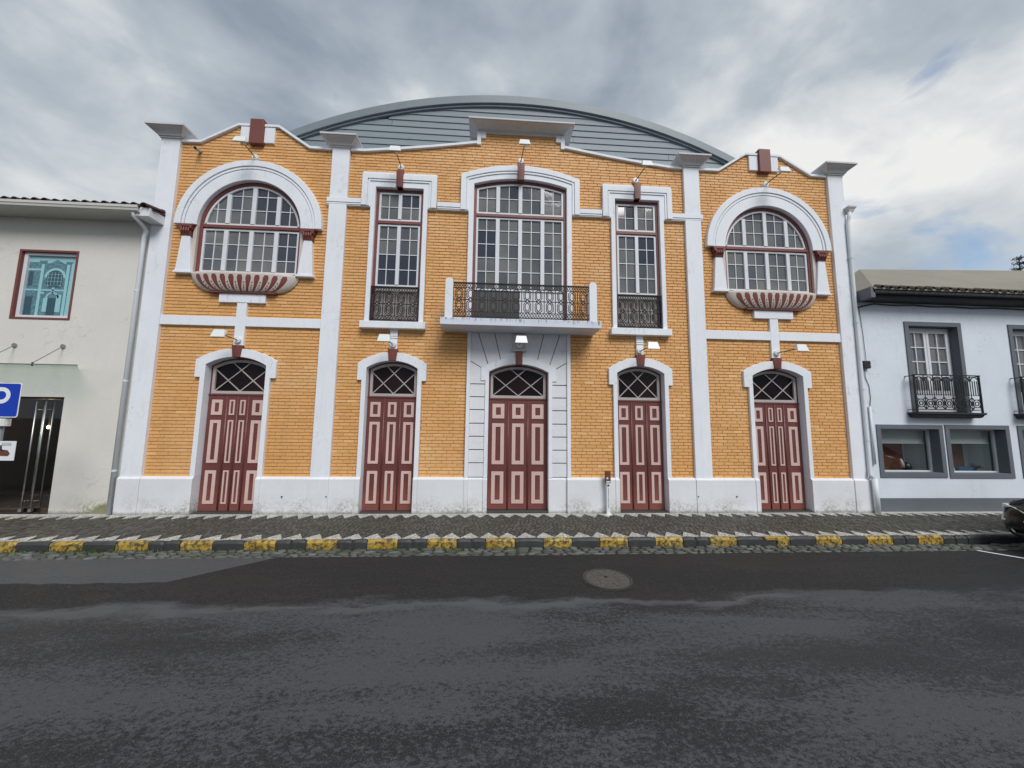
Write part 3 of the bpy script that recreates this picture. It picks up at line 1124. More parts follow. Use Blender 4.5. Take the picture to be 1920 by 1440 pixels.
# the rusticated portal round the middle door
for s in (-1, 1):
    x0, x1 = sorted((s * 1.008, s * 1.082))
    MB().box(x0, x1, -.072, .02, .69, 3.675).build('portal_edge', 'white_paint', TH, bevel=.004)
    zs = [.70, .985, 1.248, 1.515, 1.78, 2.058, 2.322, 2.588]
    x0, x1 = sorted((s * .703, s * 1.006))
    for a, b_ in zip(zs, zs[1:]):
        MB().box(x0, x1, -.034, .02, a + .009, b_ - .009).build('portal_block', 'plinth_paint', TH, bevel=.004)
region = [(-1.006, 2.60), (-1.006, 3.672), (1.006, 3.672), (1.006, 2.60), (.704, 2.60), (.704, 2.658), (.794, 2.658)] + list(reversed(Arch(0, .794, 0, 2.935, .235).arc(20))) + [(-.794, 2.658), (-.704, 2.658), (-.704, 2.60)]
lines = [((-1.015, 3.069), (-.813, 2.949)), ((-.85, 3.629), (-.659, 3.043)), ((-.513, 3.638), (-.393, 3.139))]
def half_plane(poly, p, q, side):
    nx, nz = q[1] - p[1], -(q[0] - p[0])
    L = math.hypot(nx, nz)
    nx, nz = nx / L * side, nz / L * side
    return clip(poly, nx, nz, nx * p[0] + nz * p[1] - .008)
for s in (-1, 1):
    if s < 0:
        L_ = lines
    else:
        L_ = [((-p[0], p[1]), (-q[0], q[1])) for p, q in lines]
    hp = lambda poly, ln_, sd_: half_plane(poly, ln_[0], ln_[1], sd_ * -s)
    reg = clip(region, -s, 0, 0)
    p0 = hp(reg, L_[0], -1)
    p1 = hp(hp(reg, L_[0], 1), L_[1], -1)
    p2 = hp(hp(reg, L_[1], 1), L_[2], -1)
    p3 = hp(reg, L_[2], 1)
    for pp in (p0, p1, p2, p3):
        if len(pp) >= 3 and area(pp) > .003:
            MB().prism(pp, .02, -.034).build('voussoir', 'plinth_paint', TH)
MB().box(-.15, .13, -.075, .0, 3.31, 3.655).box(-.17, .15, -.09, .0, 3.285, 3.312).build('lamp_plate', 'cap_paint', TH, bevel=.004)

# coping along the parapet
def coping(pts, name='coping', t=.062):
    up = [(x, z + .012) for x, z in pts]
    lo = [(x, z - t + .012) for x, z in reversed(pts)]
    MB().prism(up + lo, .33, -.055).build(name, 'white_paint', TH, bevel=.006)
for s in (-1, 1):
    pts = [(s * x, z) for x, z in SIDETOP]
    pts = [(s * (POI - .002), SIDETOP[0][1])] + pts[1:-1] + [(s * (PA + .002), SIDETOP[-1][1])]
    coping(pts if s < 0 else pts[::-1])
    pts = [(s * (PB - .002), 7.655)] + [(s * x, z) for x, z in MIDTOP[1:5]]
    coping(pts if s < 0 else pts[::-1])
    x0, x1 = sorted((s * .985, s * .895))
    MB().box(x0, x1, -.05, .31, 7.93, 8.245).build('parapet_step', 'white_paint', TH, bevel=.005)
    x0, x1 = sorted((s * .894, s * .785))
    MB().box(x0, x1, -.046, .31, 8.09, 8.245).build('parapet_step', 'white_paint', TH, bevel=.005)
    c = s * 5.655
    MB().box(c - .138, c + .138, -.10, .28, 7.62, 8.185).build('parapet_block', 'red_paint', TH, bevel=.006)
    for t in (-1, 1):
        x0, x1 = sorted((c + t * .139, c + t * .352))
        MB().box(x0, x1, -.045, .02, 7.68, 8.035).build('parapet_tablet', 'white_paint', TH, bevel=.005)
MB().rings([(.0, 8.215), (.0, 8.25), (.02, 8.253), (.02, 8.272), (.05, 8.275), (.062, 8.29), (.095, 8.315), (.15, 8.335), (.21, 8.345), (.21, 8.352), (.235, 8.355), (.235, 8.388)], 0, -.045, .12, .93).build('cornice', 'cap_paint', TH)

# upper string course, stepping round the windows
def string(x0, x1, zb=6.35):
    MB().box(x0, x1, -.082, .02, zb + .055, 6.512).build('string_course', 'white_paint', TH, bevel=.005)
    MB().box(x0, x1, -.072, .02, zb + .018, zb + .048).build('string_course', 'white_paint', TH, bevel=.003)
    MB().box(x0, x1, -.060, .02, zb - .004, zb + .0175).build('string_course', 'white_paint', TH, bevel=.003)
for s in (-1, 1):
    for a, b_ in ((4.115, C2 + .79), (C2 - .79, 1.31)):
        x0, x1 = sorted((s * a, s * b_))
        string(x0, x1)

# windows ------------------------------------------------------------
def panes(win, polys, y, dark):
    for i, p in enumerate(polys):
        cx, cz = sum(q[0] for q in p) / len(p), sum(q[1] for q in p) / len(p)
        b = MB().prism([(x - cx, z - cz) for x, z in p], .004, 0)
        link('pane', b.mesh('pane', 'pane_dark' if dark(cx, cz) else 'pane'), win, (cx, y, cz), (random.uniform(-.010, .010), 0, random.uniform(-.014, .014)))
def light(win, sh, mull, munt, zl, dark, y=.035, wf=.045, wm=.085, wt_=.016):
    """glazed light of shape sh: white frame, thick mullions, thin glazing bars, single panes"""
    ins = sh.inset(wf)
    b = MB().ring(sh.loop(), ins.loop(), y + .06, y)
    b.build('casement_frame', 'casement_white', win, bevel=.003)
    for x in mull:
        b = MB().box(x - wm / 2, x + wm / 2, y + .05, y - .012, ins.zb - .002, min(ins.top(x - wm / 2), ins.top(x + wm / 2)) + .004)
        b.build('mullion', 'casement_white', win, bevel=.004)
    for x in munt:
        MB().box(x - wt_ / 2, x + wt_ / 2, y + .014, y + .034, ins.zb - .002, ins.top(x) + .002).build('glazing_bar', 'casement_white', win)
    for z in zl:
        h = ins.half(z) + .003
        MB().box(sh.cx - h, sh.cx + h, y + .0155, y + .036, z - wt_ / 2, z + wt_ / 2).build('glazing_bar', 'casement_white', win)
    xs = sorted(set([sh.cx - ins.hw] + munt + [sh.cx + ins.hw] + [v for x in mull for v in (x - wm / 2, x + wm / 2)]))
    cells = []
    zz = [ins.zb] + zl + [ins.top(sh.cx)]
    poly = ins.loop()
    for a, b_ in zip(xs, xs[1:]):
        if any(abs((a + b_) / 2 - x) < wm / 2 for x in mull):
            continue
        for c, d in zip(zz, zz[1:]):
            q = rectclip(poly, a - .003, b_ + .003, c - .003, d + .003)
            if len(q) >= 3 and area(q) > .0008:
                cells.append(q)
    panes(win, cells, y + .03, dark)

for s, sh in zip((-1, 1), W1):                  # the two big arched windows
    cx = sh.cx
    rin = sh.inset(.062)
    win = MB().ring(sh.inset(-.012).loop(), rin.loop(), .16, .012).build('window', 'red_paint', TH, bevel=.005)
    MB().box(cx - .97, cx + .97, .12, .006, 5.765, 5.832).build('transom', 'red_paint', win, bevel=.005)
    mull = [cx - .505, cx, cx + .505]
    munt = [cx - .735, cx - .255, cx + .255, cx + .735]
    if s < 0:
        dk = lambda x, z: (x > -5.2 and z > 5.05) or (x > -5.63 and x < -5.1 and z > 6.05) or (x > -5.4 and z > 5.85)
    else:
        dk = lambda x, z: False
    hw = math.sqrt(rin.R ** 2 - (5.836 - 5.77) ** 2)
    up = Arch(cx, hw, 5.833, 5.836, None, rin.R, 5.77)
    light(win, up, mull, munt, [6.19, 6.50], dk)
    lo = Arch(cx, rin.hw, rin.zb, 5.755, None, 60, 5.762 - 60)
    light(win, lo, mull, munt, [5.10, 5.425], dk)
    # white jamb strips and arch hood
    for t in (-1, 1):
        x0, x1 = sorted((cx + t * 1.028, cx + t * 1.10))
        MB().box(x0, x1, -.045, .17, 4.74, 5.772).build('jamb', 'shell_cream', TH, bevel=.004)
    def band_(r0, r1, yf):
        n = 48
        po = [(cx - r1 * math.cos(math.pi * i / n), 5.77 + r1 * math.sin(math.pi * i / n)) for i in range(n + 1)]
        pi_ = [(cx - r0 * math.cos(math.pi * i / n), 5.77 + r0 * math.sin(math.pi * i / n)) for i in range(n, -1, -1)]
        return MB().prism(po + pi_, .17 if r0 < 1.05 else .02, yf)
    hood = band_(1.03, 1.268, -.075).build('arch_hood', 'white_paint', TH, bevel=.006)
    band_(1.2685, 1.276, -.052).build('groove', 'white_paint', hood)
    band_(1.2765, 1.326, -.082).build('moulding', 'white_paint', hood, bevel=.004)
    band_(1.3265, 1.334, -.058).build('groove', 'white_paint', hood)
    band_(1.3345, 1.465, -.098).build('outer_ring', 'white_paint', hood, bevel=.006)
    # little tapered pilasters with carved red capitals
    for t in (-1, 1):
        f = lambda a: cx + t * a
        sp = MB().prism([(f(1.045), 4.775), (f(1.125), 5.52), (f(1.285), 5.52), (f(1.345), 4.775)], .02, -.085).build('tapered_pilaster', 'white_paint', TH, bevel=.005)
        x0, x1 = sorted((f(1.02), f(1.37)))
        MB().box(x0, x1, -.105, .02, 4.728, 4.765).box(x0 + .015, x1 - .015, -.095, .02, 4.765, 4.79).build('base', 'white_paint', sp, bevel=.005)
        b = MB()
        xa, xb = sorted((f(1.11), f(1.30)))
        b.box(xa, xb, -.10, .02, 5.52, 5.70).box(xa - .035, xb + .035, -.125, .02, 5.70, 5.735).box(xa - .06, xb + .06, -.11, .02, 5.735, 5.768)
        for q in range(4):
            xq = xa + (xb - xa) * (q + .5) / 4
            b.tube([(xq, -.10, 5.535), (xq, -.125, 5.61), (xq, -.115, 5.69)], [.012, .022, .014], 6)
        for sg in (-1, 1):
            xv = (xa + xb) / 2 + sg * .10
            b.tube([(xv, -.135, 5.675), (xv, .0, 5.675)], .03, 8)
        b.build('capital', 'red_paint', sp, bevel=.004)
    # the fluted shell under the window
    sc = MB()
    NU, NV = 60, 12
    def sh_pt(u, v, off=0):                      # u -1..1 across, v 0 top .. 1 bottom
        k = math.cos(v * math.pi / 2)
        hwv = .60 + .465 * k ** .9
        zz = 4.745 - .375 * math.sin(v * math.pi / 2) ** 1.15
        x = cx + u * hwv
        dep = (.05 + .13 * k ** .7) * (1 - abs(u) ** 3.2) ** .6 + off
        return (x, -.02 - dep, zz)
    vs, fs = [], []
    for i in range(NU + 1):
        for j in range(NV + 1):
            vs.append(sh_pt(-1 + 2 * i / NU, j / NV))
    for i in range(NU):
        for j in range(NV):
            a = i * (NV + 1) + j
            fs.append((a, a + NV + 1, a + NV + 2, a + 1))
    n0 = len(vs)
    vs += [(sh_pt(-1 + 2 * i / NU, 0)[0], .02, 4.745) for i in range(NU + 1)]
    fs += [(i * (NV + 1), n0 + i, n0 + i + 1, (i + 1) * (NV + 1)) for i in range(NU)]
    shell = sc.add(vs, fs).build('shell_sill', 'shell_cream', TH, True)
    for k in range(11):
        u0 = -.80 + k * .16
        pts = []
        wob = []
        for j in range(9):
            v = .12 + .86 * j / 8
            w = .060 * (1 - v) ** .95 * min(1, (v - .07) / .14) ** .6 + .003
            pts.append((u0, v, w))
        b = MB()
        for u, v, w in pts:
            for d in (-1, 1):
                b.v.append(sh_pt(u + d * w, v, .007))
        b.f = [(2 * j, 2 * j + 1, 2 * j + 3, 2 * j + 2) for j in range(8)]
        q0 = len(b.v)
        b.v += [(x, y + .012, z) for x, y, z in b.v]
        b.f += [(2 * j, 2 * j + 2, q0 + 2 * j + 2, q0 + 2 * j) for j in range(8)] + [(2 * j + 1, q0 + 2 * j + 1, q0 + 2 * j + 3, 2 * j + 3) for j in range(8)]
        b.build('flute', 'red_paint', shell)
    for k in range(10):
        u0 = -.72 + k * .16
        for v in (.40, .52, .63):
            p = Vector(sh_pt(u0, v, .0))
            MB().tube([p + Vector((0, .01, 0)), p + Vector((0, -.008, 0))], .0125, 8).build('bead', 'red_paint', shell)
    MB().box(cx - .64, cx + .64, -.10, .02, 4.338, 4.375).build('shell_base', 'red_paint', shell, bevel=.006)

# keep bars as part of the railings
def rail(parent, x0, x1, z0, z1, y, n, posts=True):
    r = MB().box(x0 - .015, x1 + .015, y - .018, y + .018, z1 - .022, z1).box(x0 - .01, x1 + .01, y - .010, y + .010, z0, z0 + .016)
    if posts:
        r.box(x0 - .012, x0 + .012, y - .012, y + .012, z0, z1).box(x1 - .012, x1 + .012, y - .012, y + .012, z0, z1)
    r = r.build('railing', 'iron', parent)
    H = z1 - z0
    lb, lt = z0 + .016 + H * .14, z1 - .022 - H * .125
    MB().box(x0, x1, y - .007, y + .007, lb - .005, lb + .005).box(x0, x1, y - .007, y + .007, lt - .005, lt + .005).build('rail_bar', 'iron', r)
    for a, b_, m_ in ((z0 + .016, lb - .005, 1.0), (lt + .005, z1 - .022, 1.0)):
        nx = max(1, round((x1 - x0) / ((b_ - a) * .62)))
        lat = MB()
        st = (x1 - x0) / nx
        for i in range(nx):
            lat.bar((x0 + i * st, a), (x0 + (i + 1) * st, b_), .011, y + .004, y - .004)
            lat.bar((x0 + i * st, b_), (x0 + (i + 1) * st, a), .011, y + .0055, y - .0055)
        lat.build('lattice', 'iron', r)
    w = (x1 - x0) / n
    h = lt - lb
    S = [((.0, 0), (.0, 1)), ((.20, .10), (.20, .38)), ((.20, .38), (.38, .5)), ((.38, .5), (.20, .62)), ((.20, .62), (.20, .90)), ((.20, .90), (.5, 1.0)), ((.20, .10), (.5, 0)),
         ((.32, .16), (.32, .36)), ((.32, .64), (.32, .84)), ((.32, .84), (.5, .93)), ((.32, .16), (.5, .07)), ((.32, .36), (.5, .44)), ((.32, .64), (.5, .56)),
         ((.38, .5), (.5, .585)), ((.38, .5), (.5, .415)), ((0, .5), (.38, .5))]
    mod = MB()
    for p, q in S:
        for fl in (0, 1):
            if fl and p[0] == 0 and q[0] == 0:
                continue
            a = ((1 - p[0] if fl else p[0]) * w, p[1] * h)
            c = ((1 - q[0] if fl else q[0]) * w, q[1] * h)
            mod.bar(a, c, .0155, .007, -.007)
    me = mod.mesh('baluster_panel', 'iron')
    for i in range(n):
        link('baluster_panel', me, r, (x0 + i * w, y, lb))
    return r

for s in (-1, 1):                               # the two tall windows
    c = s * 2.612
    outer = [(c - .60, 3.83), (c - .60, 6.34), (c - .79, 6.34), (c - .79, 7.14), (c + .79, 7.14), (c + .79, 6.34), (c + .60, 6.34), (c + .60, 3.83)]
    inner = [(c + .505, 3.83), (c + .505, 6.80), (c - .505, 6.80), (c - .505, 3.83)]
    sur = MB().prism(outer + inner, .2, -.062).build('window_surround', 'white_paint', TH, bevel=.006)
    def step(a, t, yf):
        o2 = [(c - a, 6.36), (c - a, 6.80 + a - .505), (c + a, 6.80 + a - .505), (c + a, 6.36)]
        i2 = [(c + a - t, 6.36), (c + a - t, 6.80 + a - t - .505), (c - a + t, 6.80 + a - t - .505), (c - a + t, 6.36)]
        return MB().prism(o2 + i2, -.05, yf)
    step(.789, .115, -.092).build('outer_band', 'white_paint', sur, bevel=.005)
    step(.666, .038, -.080).build('moulding', 'white_paint', sur, bevel=.004)
    MB().prism([(c - .066, 6.80), (c - .078, 7.185), (c + .078, 7.185), (c + .066, 6.80)], .05, -.104).build('keystone', 'red_paint', TH, bevel=.005)
    MB().box(c - .66, c + .66, -.145, .22, 3.69, 3.835).build('sill', 'white_paint', TH, bevel=.008, seg=2)
    fo = Arch(c, .507, 3.84, 6.801, None, 80, 6.8026 - 80)
    win = MB().ring(fo.loop(4), fo.inset(.058).loop(4), .16, .018).build('window', 'red_paint', TH, bevel=.004)
    MB().box(c - .46, c + .46, .12, .010, 6.018, 6.086).build('transom', 'red_paint', win, bevel=.005)
    hw = .448
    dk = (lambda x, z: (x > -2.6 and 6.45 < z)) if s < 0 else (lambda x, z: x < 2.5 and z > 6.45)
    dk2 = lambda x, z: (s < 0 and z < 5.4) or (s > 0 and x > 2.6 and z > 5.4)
    light(win, Arch(c, hw, 6.088, 6.742, None, 80, 6.7433 - 80), [c], [c - .235, c + .235], [6.415], dk, wm=.075)
    light(win, Arch(c, hw, 4.625, 6.015, None, 80, 6.0163 - 80), [c], [c - .235, c + .235], [5.01, 5.345, 5.68], dk2, wm=.075)
    MB().box(c - .448, c + .448, .07, .10, 3.845, 4.622).build('lower_panel', 'fan_frame', win)
    for t in (-1, 1):
        MB().ring([(c + t * .225 - .17, 3.93), (c + t * .225 - .17, 4.55), (c + t * .225 + .17, 4.55), (c + t * .225 + .17, 3.93)],
                  [(c + t * .225 - .13, 3.97), (c + t * .225 - .13, 4.51), (c + t * .225 + .13, 4.51), (c + t * .225 + .13, 3.97)], .071, .055).build('panel_moulding', 'fan_frame', win)
    rail(TH, c - .49, c + .49, 3.86, 4.61, -.02, 4)

# the wide middle window and its balcony
ow = Arch(0, 1.31, 0, 7.2, .27)
outer = [(-1.13, 3.82), (-1.13, 6.34), (-1.31, 6.34)] + ow.arc(24) + [(1.31, 6.34), (1.13, 6.34), (1.13, 3.82)]
inner = [(1.02, 3.82)] + list(reversed(W3.arc(24))) + [(-1.02, 3.82)]
sur = MB().prism(outer + inner, .2, -.062).build('window_surround', 'white_paint', TH, bevel=.006)
def arcband(a, b_, yf, zb=6.36):                # between two concentric outlines
    A, B = W3.inset(-a), W3.inset(-b_)
    po = [(-B.hw, zb)] + B.arc(24) + [(B.hw, zb)]
    pi_ = [(A.hw, zb)] + list(reversed(A.arc(24))) + [(-A.hw, zb)]
    return MB().prism(po + pi_, -.05, yf)
arcband(.172, .285, -.092).build('outer_band', 'white_paint', sur, bevel=.005)
arcband(.118, .160, -.080).build('moulding', 'white_paint', sur, bevel=.004)
MB().prism([(-.068, 7.10), (-.078, 7.50), (.078, 7.50), (.068, 7.10)], .05, -.106).build('keystone', 'red_paint', TH, bevel=.005)
win = MB().ring(W3.inset(-.004).loop(), W3.inset(.055).loop(), .16, .018).build('window', 'red_paint', TH, bevel=.004)
MB().box(-.97, .97, .12, .010, 6.285, 6.35).build('transom', 'red_paint', win, bevel=.005)
wi = W3.inset(.056)
mull = [-.493, 0, .493]
munt = [-.735, -.248, .248, .735]
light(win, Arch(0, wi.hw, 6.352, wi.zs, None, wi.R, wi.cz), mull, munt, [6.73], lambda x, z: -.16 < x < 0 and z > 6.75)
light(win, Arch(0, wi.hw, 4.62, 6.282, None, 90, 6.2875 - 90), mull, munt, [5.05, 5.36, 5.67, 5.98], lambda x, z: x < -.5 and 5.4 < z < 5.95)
MB().box(-wi.hw, -.003, .06, .10, 3.83, 4.615).build('lower_panel', 'grey_panel', win)
MB().box(.003, wi.hw, .06, .10, 3.83, 4.615).build('lower_panel', 'casement_white', win)
bal = MB().box(-1.585, 1.585, -.62, .02, 3.672, 3.815).build('balcony', 'slab', TH, bevel=.006)
for s in (-1, 1):
    x0, x1 = sorted((s * 1.352, s * 1.505))
    pts = [(x0, 3.81), (x0, 4.56)] + [((x0 + x1) / 2 - math.cos(math.pi * i / 8) * (x1 - x0) / 2, 4.56 + .06 * math.sin(math.pi * i / 8)) for i in range(1, 8)] + [(x1, 4.56), (x1, 3.81)]
    MB().prism(pts, -.48, -.60).build('post', 'white_paint', bal, bevel=.008, seg=2)
    MB().box(s * 1.43 - .008, s * 1.43 + .008, -.48, -.05, 4.52, 4.54).box(s * 1.43 - .006, s * 1.43 + .006, -.48, -.05, 3.86, 3.876).build('side_rail', 'iron', bal)
    sb = MB()
    for k in range(7):
        yy = -.12 - k * .055
        sb.box(s * 1.43 - .004, s * 1.43 + .004, yy - .004, yy + .004, 3.87, 4.53)
    sb.build('side_rail', 'iron', bal)
rail(bal, -1.35, 1.35, 3.85, 4.55, -.545, 12, posts=False)
# doors with raised mouldings, and the latticed fanlights
ROWS = ((1.885, 2.19), (.945, 1.785), (.16, .80))
DY = .10
for i, (cx, o_, l_, e_, a) in enumerate(door_shapes):
    zt = 2.278
    dr = MB().box(cx - o_ - .01, cx + o_ + .01, DY + .03, DY + .07, .022, zt).build('door', 'door_red', TH)
    if i in (0, 4):
        ws = [(.37, .205, .063), (.205, .105, .030), (.205, .105, .030), (.37, .205, .063)]
    elif i == 2:
        ws = [(.4133, .25, .075)] * 3
    else:
        ws = [(.346, .205, .056), (.33, .172, .050), (.346, .205, .056)]
    x = cx - o_
    for j, (w, fw, mw) in enumerate(ws):
        leaf = MB().box(x + .004, x + w - .004, DY, DY + .031, .045 if i == 2 else .026, zt - .004).build('leaf', 'door_red', dr, bevel=.004)
        # rounded cover strip on the joint
        if j:
            MB().tube([(x, DY - .002, .05), (x, DY - .002, zt - .01)], .017, 8).build('joint_strip', 'door_red', dr, True)
        mc_ = x + w / 2
        for z0, z1 in ROWS:
            MB().ring([(mc_ - fw / 2, z0), (mc_ - fw / 2, z1), (mc_ + fw / 2, z1), (mc_ + fw / 2, z0)],
                      [(mc_ - fw / 2 + mw, z0 + mw), (mc_ - fw / 2 + mw, z1 - mw), (mc_ + fw / 2 - mw, z1 - mw), (mc_ + fw / 2 - mw, z0 + mw)], DY + .004, DY - .014).build('panel_moulding', 'pink_paint', dr, bevel=.003)
            k = .35 * (fw / 2 - mw)
            MB().box(mc_ - fw / 2 + mw + .006, mc_ + fw / 2 - mw - .006, DY - .004, DY + .004, z0 + mw + .006, z1 - mw - .006).build('raised_panel', 'door_red', dr, bevel=.003)
        x += w
    # red frame head, then the fanlight
    MB().box(cx - o_ - .002, cx + o_ + .002, DY + .06, DY - .012, zt, zt + .03).build('door_head', 'door_red', dr, bevel=.003)
    full = Arch(cx, o_ - .001, zt + .03, a.zs, None, a.R, a.cz)
    f1 = full.inset(.035, .002)
    f2 = f1.inset(.052, .058)
    fan = MB().ring(full.inset(-.006, 0).loop(16), f1.loop(16), DY + .07, DY + .012).build('fanlight', 'door_red', TH)
    MB().ring(f1.loop(16), f2.loop(16), DY + .06, DY + .002).build('fan_frame', 'fan_frame', fan, bevel=.004)
    aa, zb = f2.hw, f2.zb
    sl = .93 if i in (0, 2, 4) else 1.0
    sl = min(sl, .43 / aa)
    segs = [((-aa, 0), None, sl), ((aa, 0), None, -sl), ((0, 0), None, -sl), ((0, 0), None, sl)]
    poly = f2.loop(16)
    cells = [poly]
    for (px, pz), _, k in segs:
        nx, nz = -k, 1.0
        d = nx * (cx + px) + nz * (zb + pz)
        # keep the two lines through the bottom middle on their own side only
        new = []
        for c_ in cells:
            p1 = clip(c_, nx, nz, d)
            p2 = clip(c_, -nx, -nz, -d)
            new += [q for q in (p1, p2) if len(q) >= 3 and area(q) > 2e-4]
        cells = new
    for q in cells:
        mx_, mz_ = sum(p[0] for p in q) / len(q), sum(p[1] for p in q) / len(q)
        link('pane', MB().prism([(px - mx_, pz - mz_) for px, pz in q], .003, 0).mesh('pane', 'pane_fan'), fan, (mx_, DY + .04, mz_), (random.uniform(-.02, .02), 0, random.uniform(-.02, .02)))
    for k, ((px, pz), _, sk) in enumerate(segs):
        # walk the line inside the glass outline
        def zl(x_): return zb + pz + sk * (x_ - cx - px)
        xs = [cx - aa + 2 * aa * q / 200 for q in range(201)]
        ok = [x_ for x_ in xs if zb - .001 <= zl(x_) <= f2.top(x_) + .004]
        if len(ok) > 2:
            MB().bar((ok[0], zl(ok[0])), (ok[-1], zl(ok[-1])), .018, DY + .034, DY + .018 + .001 * k).build('lattice_bar', 'fan_frame', fan)

# curved roof with a boarded gable
RC, RR_ = 9.79 - 12.0, 12.0
def zroof(x): return RC + math.sqrt(RR_ ** 2 - x * x)
n = 40
xs = [-7.42 + 14.84 * i / n for i in range(n + 1)]
b = MB()
prof = [(x, zroof(x)) for x in xs] + [(x, zroof(x) - .12) for x in reversed(xs)]
roof = MB().prism(prof, 21.9, .62).build('roof', 'zinc', TH)
rim = [(x, zroof(x) + .022) for x in xs] + [(x, zroof(x) - .185) for x in reversed(xs)]
MB().prism(rim, .80, .60).build('verge', 'zinc', roof, bevel=.008)
rim2 = [(x, zroof(x) - .187) for x in xs] + [(x, zroof(x) - .235) for x in reversed(xs)]
MB().prism(rim2, .75, .645).build('verge', 'zinc', roof)
rn = random.Random(8)
z = 7.40
k = 0
while z < 9.7:
    def span(zz):
        v = RR_ ** 2 - (zz + .17 - RC) ** 2
        return math.sqrt(v) if v > 0 else 0
    w0, w1 = min(7.3, span(z)), min(7.3, span(z + .168))
    if w0 < .3:
        break
    cuts = [-99, rn.uniform(-4.5, -1), rn.uniform(0.2, 4.5), 99]
    for a, c in zip(cuts, cuts[1:]):
        L0, L1 = max(a, -w0), min(c, w0)
        T0, T1 = max(a, -w1), min(c, w1)
        if L1 - L0 < .1 or T1 - T0 < .05:
            continue
        g_ = .004
        yb, yt = .679, .699
        MB().add([(L0 + g_, yb, z), (L1 - g_, yb, z), (T1 - g_, yt, z + .172), (T0 + g_, yt, z + .172), (L0 + g_, yb + .035, z), (L1 - g_, yb + .035, z), (T1 - g_, yt + .02, z + .176), (T0 + g_, yt + .02, z + .176)],
                 [(0, 1, 2, 3), (4, 7, 6, 5), (0, 4, 5, 1), (1, 5, 6, 2), (2, 6, 7, 3), (3, 7, 4, 0)]).build('board', 'boards', roof)
    z += .166
    k += 1
MB().prism([(-6.6, 7.3)] + [(x, zroof(x) - .1) for x in xs if abs(x) < 6.5] + [(6.6, 7.3)], .9, .745).build('gable', 'navy_panel', roof)
# flat gutter behind the parapet
MB().box(-7.3, 7.3, .30, 1.0, 7.40, 7.50).build('parapet_gutter', 'zinc', TH)

# downpipe with a hopper at the right edge of the front
dp = MB().tube([(7.575, -.13, 6.70), (7.565, -.115, 6.58), (7.535, -.105, 6.45), (7.53, -.105, 4.6), (7.52, -.105, .92), (7.50, -.125, .80), (7.535, -.165, .70)], .038, 10).build('downpipe', 'pipe_white', TH, True)
MB().rings([(.03, 6.70), (.05, 6.76), (.075, 6.80), (.075, 6.83)], 7.60, -.12, -.06, .02).build('hopper', 'cap_paint', dp)
MB().tube([(7.545, -.165, .72), (7.55, -.17, .0)], .052, 10).build('boot', 'pipe_white', dp, True)
for z in (5.6, 4.1, 2.6, 1.5):
    MB().tube([(7.527, -.105, z), (7.527, -.105, z + .03)], .046, 10).build('bracket', 'pipe_white', dp)
MB().box(7.535, 7.552, -.072, -.055, .0, 6.4).build('cable', 'black_plastic', TH)

# small dark vents and cables at the plinth
for x in (-4.55, -3.72, 3.72, 4.55):
    MB().tube([(x, -.092, .335), (x, -.108, .335)], .014, 8).build('vent', 'black_plastic', TH)

# ------------------------------------------------------------------ floodlights on arms
def lamp(bx, bz, dx, label, lower, y0=-.06, hz=0):
    t = thing('wall_lamp', label, 'lamp', (bx, y0, bz), 'floodlights on the theatre front')
    MB().tube([(bx, y0 + .03, bz), (bx, y0 - .035, bz)], .062, 20).tube([(bx, y0 - .035, bz), (bx, y0 - .05, bz)], .028, 12).build('wall_plate', 'lamp_white', t, bevel=.004)
    ex, ey, ez = bx + dx, -.47, bz + .015 + hz
    MB().tube([(bx, y0 - .03, bz), (ex, ey + .03, ez)], .010, 8).build('arm', 'brown_metal', t)
    b = MB()
    w, h = .125, (.150 if lower else .138)
    # wedge housing: closed back towards the street, open side towards the wall
    zt_, zb_ = ez + h * .5, ez - h * .5
    fr = [(-w * .76, -.09, zt_), (w * .76, -.09, zt_), (w, -.135, zb_), (-w, -.135, zb_)]
    bk = [(-w * .80, -.005, zt_ + .004), (w * .80, -.005, zt_ + .004), (w, -.105, zb_), (-w, -.105, zb_)]
    b.add([(ex + x, ey + y, z) for x, y, z in fr + bk], [(0, 1, 2, 3), (7, 6, 5, 4)] + [(i, (i + 1) % 4, 4 + (i + 1) % 4, 4 + i) for i in range(4)])
    b.build('hood', 'lamp_white', t, bevel=.004)
    MB().add([(ex + x * .88, ey + y + .003, z - .004) for x, y, z in bk], [(0, 1, 2, 3)]).build('lens', 'blind_grey', t)
    MB().tube([(ex - .02, ey + .035, ez + .005), (ex + .02, ey + .035, ez + .005)], .018, 8).tube([(ex, ey + .035, ez + .005), (ex, ey - .05, ez + .005)], .012, 8).build('knuckle', 'lamp_white', t)
    return t
lamp(-5.63, 7.305, 0, 'floodlight on an arm above the left arched window', 0, -.07)
lamp(-2.61, 7.29, .0, 'floodlight on an arm above the tall window left of the balcony', 0, -.02)
lamp(0, 7.595, .03, 'highest floodlight, on an arm under the middle cornice', 0, -.02)
lamp(2.60, 7.275, .04, 'floodlight on an arm above the tall window right of the balcony', 0, -.02)
lamp(5.64, 7.315, .05, 'floodlight on an arm above the right arched window', 0, -.07)
lamp(-5.645, 3.38, -.02, 'floodlight on an arm above the leftmost maroon door', 1)
lamp(-2.597, 3.37, -.04, 'floodlight on an arm above the second door from the left', 1)
lamp(0.0, 3.41, .0, 'floodlight above the middle door, under the balcony', 1, -.10)
lamp(2.585, 3.355, .06, 'floodlight on an arm above the second door from the right', 1)
lamp(5.65, 3.385, .13, 'floodlight on an arm above the rightmost maroon door', 1)

